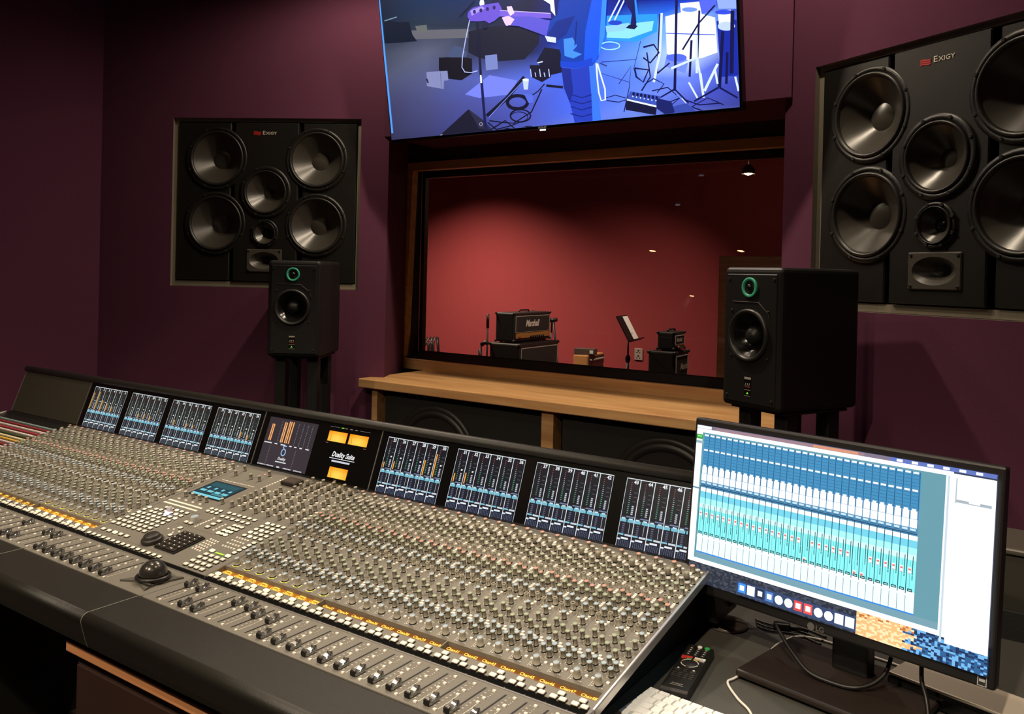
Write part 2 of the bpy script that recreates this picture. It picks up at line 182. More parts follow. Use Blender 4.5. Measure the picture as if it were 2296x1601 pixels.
TVP=[(95,95,105,[-611,451,-314,416,-300,380,-597,413]),(10,21,41,[-755,518,-674,492,-617,487,-604,432,-583,404,-674,410,-763,418]),(115,140,164,[-751,508,-681,514,-682,518,-752,512]),(95,100,100,[-586,465,-525,462,-523,435,-575,436]),(20,24,46,[-315,406,-195,409,20,379,7,316,-60,267,-191,275,-273,299,-323,326]),(13,13,27,[-475,324,-359,315,-308,300,-312,243,-368,222,-439,236,-480,276]),(66,78,115,[-424,338,-390,360,-355,350,-331,327,-335,308,-423,319]),(114,127,188,[-243,304,-186,302,-186,245,-244,247]),(124,129,175,[-546,275,-436,267,-435,229,-458,230,-463,197,-550,218]),(28,28,47,[-552,248,-545,229,-538,230,-545,249]),(86,92,135,[-474,264,-476,201,-473,201,-471,264]),(112,124,228,[-356,165,-229,227,-99,192,-136,143,-288,144]),(16,16,43,[-250,64,-147,126,-159,137,-262,76]),(16,16,43,[-147,126,-59,197,-72,207,-159,137]),(111,135,233,[-247,63,-65,191,-67,193,-249,65]),(12,12,41,[-67,108,-69,101,-56,94,-51,103]),(12,12,41,[-69,101,-76,96,-67,85,-56,94]),(12,12,41,[-76,96,-86,93,-82,80,-67,85]),(12,12,41,[-86,93,-100,91,-99,78,-82,80]),(12,12,41,[-100,91,-114,93,-117,80,-99,78]),(12,12,41,[-114,93,-128,96,-135,85,-117,80]),(12,12,41,[-128,96,-138,102,-149,92,-135,85]),(12,12,41,[-138,102,-143,108,-158,103,-149,92]),(12,12,41,[-143,108,-145,114,-161,115,-158,103]),(12,12,41,[-145,114,-142,119,-156,127,-161,115]),(12,12,41,[-142,119,-136,124,-145,136,-156,127]),(12,12,41,[-136,124,-125,128,-130,141,-145,136]),(12,12,41,[-125,128,-111,129,-112,142,-130,141]),(12,12,41,[-111,129,-97,128,-94,140,-112,142]),(12,12,41,[-97,128,-84,124,-77,136,-94,140]),(12,12,41,[-84,124,-74,118,-63,128,-77,136]),(12,12,41,[-74,118,-68,112,-54,117,-63,128]),(12,12,41,[-68,112,-67,105,-51,107,-54,117]),(14,14,43,[-52,55,-56,48,-50,44,-46,53]),(14,14,43,[-56,48,-63,42,-60,37,-50,44]),(14,14,43,[-63,42,-75,38,-74,33,-60,37]),(14,14,43,[-75,38,-90,36,-90,31,-74,33]),(14,14,43,[-90,36,-106,38,-107,32,-90,31]),(14,14,43,[-106,38,-120,42,-123,37,-107,32]),(14,14,43,[-120,42,-132,48,-136,44,-123,37]),(14,14,43,[-132,48,-138,55,-144,52,-136,44]),(14,14,43,[-138,55,-140,62,-147,62,-144,52]),(14,14,43,[-140,62,-137,68,-143,72,-147,62]),(14,14,43,[-137,68,-129,74,-133,79,-143,72]),(14,14,43,[-129,74,-117,78,-119,83,-133,79]),(14,14,43,[-117,78,-102,80,-102,85,-119,83]),(14,14,43,[-102,80,-87,78,-86,83,-102,85]),(14,14,43,[-87,78,-72,74,-70,79,-86,83]),(14,14,43,[-72,74,-61,68,-57,72,-70,79]),(14,14,43,[-61,68,-54,61,-49,63,-57,72]),(14,14,43,[-54,61,-53,54,-46,54,-49,63]),(14,14,43,[-64,52,-66,46,-63,44,-60,50]),(14,14,43,[-66,46,-73,41,-71,38,-63,44]),(14,14,43,[-73,41,-84,38,-83,35,-71,38]),(14,14,43,[-84,38,-97,37,-97,34,-83,35]),(14,14,43,[-97,37,-110,38,-111,35,-97,34]),(14,14,43,[-110,38,-123,42,-125,38,-111,35]),(14,14,43,[-123,42,-133,46,-136,44,-125,38]),(14,14,43,[-133,46,-139,52,-143,50,-136,44]),(14,14,43,[-139,52,-141,58,-145,58,-143,50]),(14,14,43,[-141,58,-138,63,-142,65,-145,58]),(14,14,43,[-138,63,-131,68,-133,71,-142,65]),(14,14,43,[-131,68,-121,71,-122,74,-133,71]),(14,14,43,[-121,71,-108,72,-108,75,-122,74]),(14,14,43,[-108,72,-94,70,-93,74,-108,75]),(14,14,43,[-94,70,-81,67,-80,70,-93,74]),(14,14,43,[-81,67,-72,62,-69,65,-80,70]),(14,14,43,[-72,62,-66,57,-62,58,-69,65]),(14,14,43,[-66,57,-64,51,-60,51,-62,58]),(12,12,39,[-246,49,-187,38,-186,42,-244,54]),(12,12,39,[-187,38,-128,30,-130,34,-186,42]),(12,12,39,[-128,30,-42,66,-46,70,-130,34]),(12,12,39,[-42,66,12,147,7,150,-46,70]),(12,12,39,[-256,44,-215,12,-213,17,-252,47]),(12,12,39,[-215,12,-145,21,-147,25,-213,17]),(12,12,39,[-145,21,-103,31,-105,35,-147,25]),(12,12,39,[-238,14,-169,43,-169,48,-241,19]),(12,12,39,[-169,43,-124,6,-120,9,-169,48]),(12,12,39,[-223,-1,-163,12,-164,17,-224,4]),(12,12,39,[-163,12,-99,0,-98,5,-164,17]),(12,12,39,[-51,120,-5,142,-8,145,-54,124]),(12,12,39,[-5,142,25,165,21,168,-8,145]),(184,202,255,[-74,193,-46,190,-54,153,-72,155]),(220,230,255,[-46,189,-48,187,-52,185,-58,185,-65,186,-71,187,-75,190,-76,192,-74,194,-70,195,-64,196,-57,195,-51,193,-47,191]),(80,104,214,[-73,140,-32,130,-32,103,-54,102]),(13,16,45,[33,300,104,282,102,200,44,195,-6,254]),(12,13,43,[-38,243,55,232,53,189,12,174,-34,198]),(184,197,255,[-37,228,-36,198,-32,198,-34,228]),(184,197,255,[-18,213,-15,196,-12,196,-14,213]),(184,197,255,[3,223,5,194,9,194,7,223]),(184,197,255,[22,208,25,192,29,192,26,208]),(184,197,255,[43,219,45,190,49,190,47,219]),(210,220,255,[-2,245,22,247,21,251,-3,249]),(12,13,43,[29,155,101,141,103,150,31,164]),(22,22,42,[-514,5,-344,105,-272,54,-235,15,-229,8,-232,1]),(38,38,65,[-344,105,-272,54,-235,15,-299,25]),(150,150,180,[-282,41,-284,37,-282,35,-279,40]),(150,150,180,[-284,37,-288,35,-288,33,-282,35]),(150,150,180,[-288,35,-292,37,-294,36,-288,33]),(150,150,180,[-292,37,-293,42,-296,42,-294,36]),(150,150,180,[-293,42,-291,46,-293,47,-296,42]),(150,150,180,[-291,46,-287,47,-286,49,-293,47]),(150,150,180,[-287,47,-283,45,-281,46,-286,49]),(150,150,180,[-283,45,-282,40,-279,41,-281,46]),(200,205,230,[-517,9,-490,16,-486,3,-510,0]),(17,20,54,[-30,4,-33,0,-42,-3,-55,-4,-69,-3,-82,0,-91,4,-94,9,-90,13,-81,16,-68,17,-54,16,-41,13,-32,9]),(154,167,228,[-82,12,-42,-1,-41,1,-81,14]),(39,148,255,[300,375,494,352,491,294,410,270,294,291]),(137,216,255,[304,338,480,331,472,300,384,285,295,300]),(159,226,255,[343,266,341,262,344,259,347,264]),(159,226,255,[341,262,335,259,337,256,344,259]),(159,226,255,[335,259,325,258,326,254,337,256]),(159,226,255,[325,258,313,258,313,254,326,254]),(159,226,255,[313,258,300,259,299,256,313,254]),(159,226,255,[300,259,288,262,287,259,299,256]),(159,226,255,[288,262,278,267,276,264,287,259]),(159,226,255,[278,267,272,271,269,269,276,264]),(159,226,255,[272,271,271,275,266,275,269,269]),(159,226,255,[271,275,273,278,270,280,266,275]),(159,226,255,[273,278,279,280,277,284,270,280]),(159,226,255,[279,280,289,282,288,286,277,284]),(159,226,255,[289,282,301,282,301,286,288,286]),(159,226,255,[301,282,314,280,315,284,301,286]),(159,226,255,[314,280,326,277,328,280,315,284]),(159,226,255,[326,277,336,273,338,276,328,280]),(159,226,255,[336,273,342,269,345,271,338,276]),(159,226,255,[342,269,343,264,347,265,345,271]),(235,242,255,[523,339,608,346,699,310,703,197,651,186,601,184,523,214]),(255,255,255,[578,374,646,369,654,322,582,327]),(108,144,255,[639,344,636,341,629,340,618,340,605,342,594,345,586,349,584,353,587,356,594,358,606,357,618,355,629,352,637,348]),(59,83,217,[523,282,696,253,697,256,523,285]),(110,134,250,[523,214,601,184,587,142,511,174]),(79,103,237,[595,193,592,188,581,185,566,184,548,186,533,191,523,196,519,202,523,208,534,211,550,211,567,209,582,205,592,199]),(20,39,155,[704,298,781,292,775,115,712,116]),(235,240,255,[708,331,753,327,757,285,712,280]),(48,72,219,[758,318,755,315,747,314,735,314,722,316,710,319,702,323,699,327,702,330,711,331,723,331,736,329,748,326,756,322]),(184,202,255,[766,273,762,267,754,263,742,262,729,264,717,268,709,274,707,281,710,287,718,291,730,292,743,290,755,285,763,279]),(79,98,232,[647,374,707,365,694,333,654,328]),(140,165,255,[707,365,777,354,776,326,712,336]),(23,35,121,[426,271,394,179,396,178,428,270]),(23,35,121,[269,216,407,209,407,211,268,219]),(33,45,131,[266,177,375,134,376,136,266,179]),(12,16,73,[562,388,552,239,561,238,571,386]),(12,16,73,[552,239,541,88,551,87,561,238]),(12,16,73,[718,263,700,84,711,82,729,261]),(12,16,73,[752,324,742,124,755,123,765,322]),(12,16,73,[732,194,725,92,734,91,741,192]),(12,16,73,[583,219,646,300,641,303,578,223]),(12,16,73,[646,300,702,347,698,351,641,303]),(12,16,73,[610,249,598,129,606,128,618,248]),(12,16,73,[501,351,481,154,487,153,507,350]),(12,16,73,[642,341,629,189,636,188,649,340]),(205,220,255,[506,353,493,224,502,222,515,352]),(205,220,255,[629,264,624,138,632,137,637,262]),(205,220,255,[628,192,535,168,538,160,631,185]),(205,220,255,[629,183,645,54,653,54,636,183]),(205,220,255,[493,224,465,126,474,124,502,221]),(205,220,255,[640,136,647,65,652,65,645,136]),(205,220,255,[698,162,649,79,657,74,706,158]),(205,220,255,[595,110,624,55,630,57,601,112]),(205,220,255,[689,141,696,95,703,95,696,142]),(205,220,255,[757,111,767,64,774,65,764,112]),(12,16,73,[437,245,475,249,477,255,435,251]),(12,16,73,[475,249,491,224,497,222,477,255]),(12,16,73,[491,224,459,195,460,189,497,222]),(12,16,73,[459,195,436,215,432,211,460,189]),(12,16,73,[398,178,449,168,455,170,399,184]),(12,16,73,[449,168,428,132,431,127,455,170]),(12,16,73,[428,132,407,152,401,149,431,127]),(12,16,73,[407,152,402,181,395,181,401,149]),(12,16,73,[446,229,455,145,460,144,451,229]),(12,16,73,[455,145,419,102,424,99,460,144]),(12,16,73,[545,96,466,62,466,57,548,91]),(12,16,73,[466,62,429,89,426,85,466,57]),(12,16,73,[544,92,593,40,597,43,548,95]),(12,16,73,[486,151,533,181,530,185,482,155]),(12,16,73,[701,86,613,48,616,43,704,80]),(12,16,73,[704,80,765,40,768,45,707,85]),(12,16,73,[499,43,564,60,564,64,498,46]),(12,16,73,[564,60,632,30,633,34,564,64]),(12,16,73,[632,30,706,29,706,33,633,34]),(12,16,73,[504,18,582,35,582,39,503,22]),(12,16,73,[582,35,656,4,656,9,582,39]),(12,16,73,[656,4,760,7,759,11,656,9]),(12,16,73,[462,94,520,100,521,104,461,98]),(12,16,73,[520,100,562,62,566,62,521,104]),(12,16,73,[562,62,523,38,525,35,566,62]),(12,16,73,[279,88,318,94,318,97,278,91]),(12,16,73,[318,94,358,80,359,83,318,97]),(12,16,73,[281,78,330,68,330,71,282,82]),(12,16,73,[330,68,362,74,361,77,330,71]),(12,16,73,[335,132,385,187,386,190,333,134]),(12,16,73,[385,187,373,117,376,117,386,190]),(12,16,73,[373,117,347,34,351,33,376,117]),(12,16,73,[437,121,470,135,470,139,435,124]),(12,16,73,[470,135,506,115,510,115,470,139]),(12,16,73,[506,115,479,89,482,87,510,115]),(12,16,73,[595,22,664,51,664,54,594,25]),(12,16,73,[664,51,717,23,719,26,664,54]),(108,144,255,[551,74,624,5,626,8,553,76]),(184,202,255,[569,60,608,10,611,12,572,62]),(52,70,162,[504,32,589,42,631,3,536,-1]),(11,16,52,[358,75,477,39,472,12,356,40]),(55,79,178,[377,103,495,74,476,42,362,77]),(225,235,255,[362,73,475,38,477,44,363,78]),(12,16,73,[396,92,394,87,390,86,386,88,385,93,387,98,391,100,394,98]),(205,220,255,[389,84,388,81,385,82,384,84,385,87,388,87]),(12,16,73,[410,88,409,83,405,82,401,84,400,90,402,94,406,96,409,94]),(205,220,255,[404,80,402,78,400,78,398,80,400,83,403,83]),(12,16,73,[425,84,423,80,419,78,416,80,414,86,416,91,420,92,424,90]),(205,220,255,[419,76,417,74,414,74,413,77,415,79,418,79]),(12,16,73,[440,81,438,76,434,74,430,76,429,82,431,87,435,88,438,86]),(205,220,255,[433,72,432,70,429,70,428,73,429,75,432,75]),(12,16,73,[454,77,452,72,449,70,445,73,444,78,446,83,449,85,453,82]),(205,220,255,[448,68,446,66,444,66,442,69,444,71,447,71]),(12,16,73,[469,73,467,68,463,66,460,69,458,74,460,79,464,81,468,78]),(205,220,255,[462,65,461,62,458,62,457,65,458,68,461,67]),(12,16,73,[483,69,481,64,478,63,474,65,473,70,474,75,478,77,482,74]),(205,220,255,[477,61,475,58,473,59,472,61,473,64,476,64]),(20,30,98,[477,70,532,53,543,16,516,4,475,35]),(205,220,255,[352,422,304,355,309,351,357,419]),(205,220,255,[370,419,323,349,328,346,375,416]),(138,199,255,[294,340,387,338,365,315,296,318]),(27,64,198,[360,342,357,339,349,337,338,337,326,339,315,342,308,346,305,350,308,353,316,355,327,355,339,353,350,350,358,346]),(10,20,93,[371,418,415,411,416,358,413,320,389,320,399,366]),(39,137,255,[411,412,418,410,423,357,414,340]),(10,17,66,[387,332,420,323,406,313,372,322]),(17,20,49,[-273,447,-274,320,-263,319,-262,446]),(17,20,49,[-274,320,-276,225,-264,224,-263,319]),(20,25,76,[-275,211,-273,53,-260,53,-262,210]),(20,25,76,[-273,53,-268,4,-255,5,-260,53]),(220,225,240,[-274,232,-275,201,-266,201,-266,231]),(12,12,32,[-351,466,-272,515,-276,518,-354,469]),(230,240,255,[-227,501,-229,495,-232,490,-237,488,-242,489,-247,493,-250,498,-250,505,-248,511,-245,515,-240,517,-235,516,-230,513,-228,507]),(170,182,231,[-306,449,-332,382,-328,380,-302,447]),(170,182,231,[-332,382,-356,310,-352,309,-328,380]),(170,182,231,[-356,310,-362,272,-358,272,-352,309]),(170,182,231,[-362,272,-349,251,-346,254,-358,272]),(170,182,231,[-349,251,-317,245,-317,248,-346,254]),(170,182,231,[-317,245,-284,248,-285,252,-317,248]),(103,79,203,[-308,479,-285,492,-238,495,-161,493,-147,468,-154,443,-185,428,-211,422,-230,435,-260,437,-302,444,-314,463]),(161,143,240,[-298,484,-238,491,-226,480,-292,463]),(36,29,97,[-270,474,-273,469,-278,468,-284,471,-285,477,-283,482,-277,484,-272,480]),(36,29,97,[-239,475,-241,470,-247,468,-252,471,-254,477,-251,482,-245,484,-240,481]),(36,29,97,[-207,475,-209,470,-215,469,-220,472,-222,478,-219,483,-213,484,-208,481]),(36,29,97,[-175,476,-178,471,-183,469,-188,472,-190,478,-187,483,-182,485,-177,482]),(27,25,64,[-217,418,-221,410,-229,405,-238,407,-245,413,-247,422,-243,430,-235,434,-226,433,-219,426]),(27,25,64,[-167,500,-171,494,-179,493,-187,497,-190,504,-186,509,-178,511,-170,507]),(115,91,213,[-157,464,70,419,71,399,-158,440]),(190,170,230,[-156,461,69,416,69,419,-155,464]),(88,82,204,[-123,435,-16,419,67,392,97,368,55,331,40,341,-74,392,-117,401]),(225,205,245,[-124,472,-101,470,-90,443,-110,435,-120,451]),(230,195,235,[-150,435,-118,437,-92,420,-113,401,-137,408]),(225,190,235,[-118,408,-121,402,-128,400,-135,404,-137,411,-134,417,-127,418,-120,415]),(228,232,255,[42,470,87,463,89,405,71,427,70,450]),(7,58,165,[110,459,304,429,288,310,257,232,232,210,166,207,98,219,103,266,88,312,44,338,65,391,98,408]),(6,41,133,[48,343,93,387,172,394,130,332,92,315]),(19,85,255,[244,438,304,429,288,307,251,229,225,212,197,223,211,333]),(51,136,255,[286,432,304,429,288,307,259,240,269,319]),(64,137,253,[118,318,156,319,173,287,154,272,192,255,154,244,118,258]),(16,64,199,[98,241,168,230,234,237,232,210,166,207,98,219]),(5,36,122,[175,375,162,290,167,289,181,374]),(210,218,255,[38,341,86,328,84,309,48,319]),(33,58,181,[101,217,166,206,234,211,244,143,256,-6,146,0,131,78,106,145]),(53,114,255,[218,208,238,210,245,143,257,-6,220,-3,221,95]),(22,39,137,[101,217,140,210,146,128,129,85,106,145]),(18,35,132,[133,114,181,98,181,102,135,118]),(18,35,132,[181,98,222,104,221,109,181,102]),(18,35,132,[131,92,179,76,180,80,133,96]),(18,35,132,[179,76,221,82,220,87,180,80]),(18,35,132,[130,70,178,54,178,58,132,74]),(18,35,132,[178,54,220,60,218,65,178,58]),(18,35,132,[128,44,176,29,177,33,130,49]),(18,35,132,[176,29,218,35,217,40,177,33]),(215,228,255,[245,216,246,161,252,161,252,216]),(215,228,255,[246,161,249,111,255,111,252,161]),(215,228,255,[249,111,258,80,262,83,255,111]),(215,228,255,[258,80,280,82,274,85,262,83]),(215,228,255,[280,82,281,121,275,121,274,85]),(215,228,255,[281,121,267,172,261,171,275,121]),(215,228,255,[267,172,256,214,250,214,261,171]),(35,47,96,[260,214,289,199,291,203,262,217]),(75,148,240,[-775,599,-771,309,-761,308,-765,598]),(75,148,240,[-771,309,-768,40,-758,40,-761,308])]
# ---------------------------------------------------------------- room shell
CEIL=2.1+ZO; A29=R(29.4)
c29,s29=math.cos(A29),math.sin(A29); XC=-1.15
LRX,LRY=-2.162,1.652          # right edge of the left monitor recess on the left front wall
def wall_with_recess(sgn,ox,oy):
    # local frame: x along the wall (towards the room's middle is +x for sgn 1), y into the wall, z up
    return Matrix(((c29,-s29*sgn,0,ox),(s29*sgn,c29,0,oy),(0,0,1,0),(0,0,0,1)))
RW0,RW1=-.896,0.0; RZ0,RZ1=ZO+.536,ZO+1.322
def recessed(M,x0,x1,r0,r1,name,dep=.09):
    b=MB(M)
    for a in ((x0,r0,0,CEIL),(r1,x1,0,CEIL),(r0,r1,0,RZ0),(r0,r1,RZ1,CEIL)): b.add([(a[0],0,a[2]),(a[1],0,a[2]),(a[1],0,a[3]),(a[0],0,a[3])],[(0,1,2,3)])
    # reveal of the recess, grey lined
    b.add([(r0,0,RZ0),(r1,0,RZ0),(r1,0,RZ1),(r0,0,RZ1),(r0,dep,RZ0),(r1,dep,RZ0),(r1,dep,RZ1),(r0,dep,RZ1)],[(0,1,5,4),(1,2,6,5),(2,3,7,6),(3,0,4,7)],1)
    b.add([(r0,dep,RZ0),(r1,dep,RZ0),(r1,dep,RZ1),(r0,dep,RZ1)],[(0,1,2,3)],1)
    b.add([(x0,.35,0),(x1,.35,0),(x1,.35,CEIL),(x0,.35,CEIL)],[(0,3,2,1)])
    return b
ML=wall_with_recess(1,LRX,LRY); MR=wall_with_recess(-1,-.142,1.671)
# left front wall: from the side-wall corner to the window reveal
b=recessed(ML,-1.245,.131,RW0,RW1,'wall_front_left')
pL=ML@Vector((.131,0,0)); pL2=ML@Vector((.131,.43,0))
b.M=I4; b.add([(pL.x,pL.y,0),(pL2.x,pL2.y,0),(pL2.x,pL2.y,CEIL),(pL.x,pL.y,CEIL)],[(0,1,2,3)])
struct('wall_front_left',b,[PURPLE,GREYF])
b=recessed(MR,-.131,1.245,0,.896,'wall_front_right')
pR=MR@Vector((-.131,0,0)); pR2=MR@Vector((-.131,.43,0))
b.M=I4; b.add([(pR.x,pR.y,0),(pR2.x,pR2.y,0),(pR2.x,pR2.y,CEIL),(pR.x,pR.y,CEIL)],[(3,2,1,0)])
struct('wall_front_right',b,[PURPLE,GREYF])
cl=ML@Vector((-1.245,0,0)); cr=MR@Vector((1.245,0,0)); YB=-4.6
struct('wall_left',MB().box(cl.x-.12,cl.x,YB,cl.y+.1,0,CEIL),PURPLE)
struct('wall_right',MB().box(cr.x,cr.x+.12,YB,cr.y+.1,0,CEIL),PURPLE)
struct('wall_back',MB().box(cl.x-.12,cr.x+.12,YB-.12,YB,0,CEIL),mat('back_wall_fabric',(60,36,42),.95,bump=.4,scale=500))
CARPET=mat('dark_carpet',(46,36,30),.95,bump=.6,scale=500,var=.2)
struct('floor',MB().box(cl.x-.12,cr.x+.12,YB-.12,2.47,-.1,0),CARPET)
struct('ceiling',MB().box(cl.x-.12,cr.x+.12,YB-.12,2.47,CEIL,CEIL+.1),mat('dark_ceiling',(26,22,21),.9))
# soffit over the window carrying the television
b=MB().box(-2.075,-.228,1.705,2.09,ZO+1.241,CEIL)
struct('wall_front',b,PURPLE)
# window between control room and live room
WX0,WX1,WB0,WB1=-2.258,-.042,-2.47,.17; WZ0,WZ1=ZO+.19,ZO+1.172; WY,WYB=2.09,2.46; XE0,XE1=-2.9,.6
win=thing('window_1',None,None,(XC,WY,WZ0)); win['kind']='structure'
def wmb(): return MB(T(-XC,-WY,-WZ0))
b=wmb()
# face of the wall round the opening (dark brown), both sides of the cavity
DKW=mat('dark_reveal',(66,34,28),.6,bump=.1,scale=40)
for y0,y1,x0,x1 in ((WY-.004,WY+.02,WX0,WX1),(WYB-.02,WYB+.004,WB0,WB1)):
    for a in ((XE0,x0,0,CEIL),(x1,XE1,0,CEIL),(x0,x1,0,WZ0),(x0,x1,WZ1,CEIL)): b.box(a[0],a[1],y0,y1,a[2],a[3])
struct('wall_partition',MB(T(XC,WY,WZ0)).add(b.v,b.f),DKW)
# lining: splayed jambs, head and sill; wood in front, black felt in the middle, wood at the back
def lerp(a,c,t): return a+(c-a)*t
def ring_band(b,t0,t1,mi,sill=None):
    x0a,x0b=lerp(WX0,WB0,t0),lerp(WX0,WB0,t1); x1a,x1b=lerp(WX1,WB1,t0),lerp(WX1,WB1,t1); ya,yb=lerp(WY,WYB,t0),lerp(WY,WYB,t1)
    b.add([(x0a,ya,WZ0),(x0b,yb,WZ0),(x0b,yb,WZ1),(x0a,ya,WZ1)],[(0,1,2,3)],mi); b.add([(x1a,ya,WZ0),(x1b,yb,WZ0),(x1b,yb,WZ1),(x1a,ya,WZ1)],[(3,2,1,0)],mi)
    b.add([(x0a,ya,WZ1),(x1a,ya,WZ1),(x1b,yb,WZ1),(x0b,yb,WZ1)],[(0,1,2,3)],mi); b.add([(x0a,ya,WZ0),(x1a,ya,WZ0),(x1b,yb,WZ0),(x0b,yb,WZ0)],[(3,2,1,0)],1 if sill is None else sill)
b=wmb(); ring_band(b,.0,.12,0,1); ring_band(b,.12,.86,1); ring_band(b,.86,1,0,1)
struct('window_lining',b,[WOOD,FELT],win)
# boards that frame the two panes: the front one tapers down its jambs
HB=ZO+1.136; b=wmb()
b.box(WX0-.004,WX1+.004,WY-.012,WY+.03,HB,WZ1+.004)
b.prism([(WX0-.004,WZ0),(WX0+.008,WZ0),(WX0+.040,HB),(WX0-.004,HB)],-(WY+.03),-(WY-.012),axis='z',M=RX(PI/2)); b.prism([(WX1+.004,WZ0),(WX1+.004,HB),(WX1-.040,HB),(WX1-.008,WZ0)],-(WY+.03),-(WY-.012),axis='z',M=RX(PI/2))
b.box(WX0-.03,WX1+.03,WY-.03,WY-.004,ZO+.14,WZ0)
struct('window_frame',b,WOOD,win)
b=wmb(); xa,xb=lerp(WX0,WB0,.85)+.002,lerp(WX1,WB1,.85)-.002
b.box(xa,xb,WYB-.05,WYB-.02,ZO+1.142,WZ1); b.box(xa,xa+.022,WYB-.05,WYB-.02,WZ0,ZO+1.142); b.box(xb-.022,xb,WYB-.05,WYB-.02,WZ0,ZO+1.142)
struct('window_frame',b,WOOD,win)
GL=bpy.data.materials.new('window_glass'); GL.use_nodes=True; nt=GL.node_tree
for n in list(nt.nodes): nt.nodes.remove(n)
out=nt.nodes.new('ShaderNodeOutputMaterial'); mx=nt.nodes.new('ShaderNodeMixShader'); fr=nt.nodes.new('ShaderNodeFresnel'); fr.inputs[0].default_value=1.5
tr=nt.nodes.new('ShaderNodeBsdfTransparent'); tr.inputs[0].default_value=(.93,.9,.88,1); gl=nt.nodes.new('ShaderNodeBsdfGlossy'); gl.inputs['Roughness'].default_value=.0
nt.links.new(fr.outputs[0],mx.inputs[0]); nt.links.new(tr.outputs[0],mx.inputs[1]); nt.links.new(gl.outputs[0],mx.inputs[2]); nt.links.new(mx.outputs[0],out.inputs[0])
TAU=R(8); b=wmb(); yt=WY+.012+(WZ1-WZ0)*math.tan(TAU)
xl=lambda y:lerp(WX0,WB0,(y-WY)/(WYB-WY))+.003; xr_=lambda y:lerp(WX1,WB1,(y-WY)/(WYB-WY))-.003
yb_=WY+.012
b.add([(xl(yb_),yb_,WZ0),(xr_(yb_),yb_,WZ0),(xr_(yt),yt,WZ1),(xl(yt),yt,WZ1)],[(0,1,2,3)])
struct('glass_pane',b,GL,win)
b=wmb(); yy=2.38; b.add([(xl(yy),yy,WZ0),(xr_(yy),yy,WZ0),(xr_(yy),yy,WZ1),(xl(yy),yy,WZ1)],[(0,1,2,3)])
struct('glass_pane',b,GL,win)
# ---------------------------------------------------------------- live room
REDW=mat('red_wall',(164,64,68),.9,bump=.25,scale=160,var=.05); LX0,LX1,LY1=-7.6,.9,6.75
struct('wall_live_back',MB().box(LX0,LX1,LY1,LY1+.1,0,CEIL+.3),REDW)
struct('wall_live_left',MB().box(LX0-.1,LX0,WYB,LY1,0,CEIL+.3),REDW)
struct('wall_live_right',MB().box(LX1,LX1+.1,WYB,LY1,0,CEIL+.3),REDW)
struct('floor_live',MB().box(LX0,LX1,2.47,LY1,-.1,0),mat('live_floor',(58,36,26),.5))
struct('ceiling_live',MB().box(LX0,LX1,2.47,LY1,CEIL+.3,CEIL+.4),mat('live_ceiling',(36,30,28),.9))
# ---------------------------------------------------------------- lamps
WARM=(1,.83,.62)
def downlight(x,y,z,power,label,ang=125,blend=.7,col=WARM,glow=40,rad=.035,tilt=None):
    t=thing('ceiling_downlight',label,'downlight',(x,y,z),0,None)
    MB().lathe([(.034,-.001),(.05,-.004),(.052,-.010),(.048,-.012),(.036,-.010),(.034,-.001)],24).build('trim_ring',SILV,t)
    MB().lathe([(0,-.006),(.034,-.006)],20).build('lamp_lens',mat('lamp_glow',(255,214,160),.5,emit=glow),t)
    l=bpy.data.lights.new('lamp','SPOT'); l.energy=power; l.color=col; l.spot_size=R(ang); l.spot_blend=blend; l.shadow_soft_size=rad
    o=bpy.data.objects.new('lamp_light',l); COL.objects.link(o); o.parent=t; o.location=(0,0,-.02)
    if tilt: o.rotation_euler=tilt
    return t
# ---------------------------------------------------------------- big monitors set in the walls
def facing(x,z,y=0): return T(x,y,z)@RX(PI/2)     # local z of a lathe points out of the baffle (-y)
def cone_driver(par,name,x,z,ro,rc,depth,cap,y0,frame=True,concave=True):
    # frame ring, rubber surround, paper cone and dust cap of one loudspeaker unit
    M=facing(x,z,y0)
    fr=MB(M).lathe([(rc,.004),(rc+.004,.008),(ro-.002,.007),(ro,.0)],40)
    for i in range(8):
        a=2*PI*(i+.5)/8; fr.lathe([(.006,.006),(.006,.0095),(.003,.0095),(0,.008)],8,1,T((ro+rc)/2*math.cos(a),(ro+rc)/2*math.sin(a),0)@T(0,0,0))
    o=fr.build(name,[BAFFLE,DEEP],par)
    MB(M).lathe([(rc,.004),(rc*.985,.011),(rc*.95,.013),(rc*.91,.010),(rc*.88,.002)],40).build('surround',SURR,o)
    k=MB(M)
    k.lathe([(rc*.88,.002),(rc*.6,-depth*.5),(cap,-depth)],40); k.build('cone',CONE,o)
    c=MB(M); h=(.22 if concave else .55)*cap
    c.lathe([(cap,-depth+.001),(cap*.8,-depth+h*.4),(cap*.5,-depth+h*.75),(0,-depth+h)],24); c.build('dust_cap',CONE if concave else GLOSSB,o)
    return o
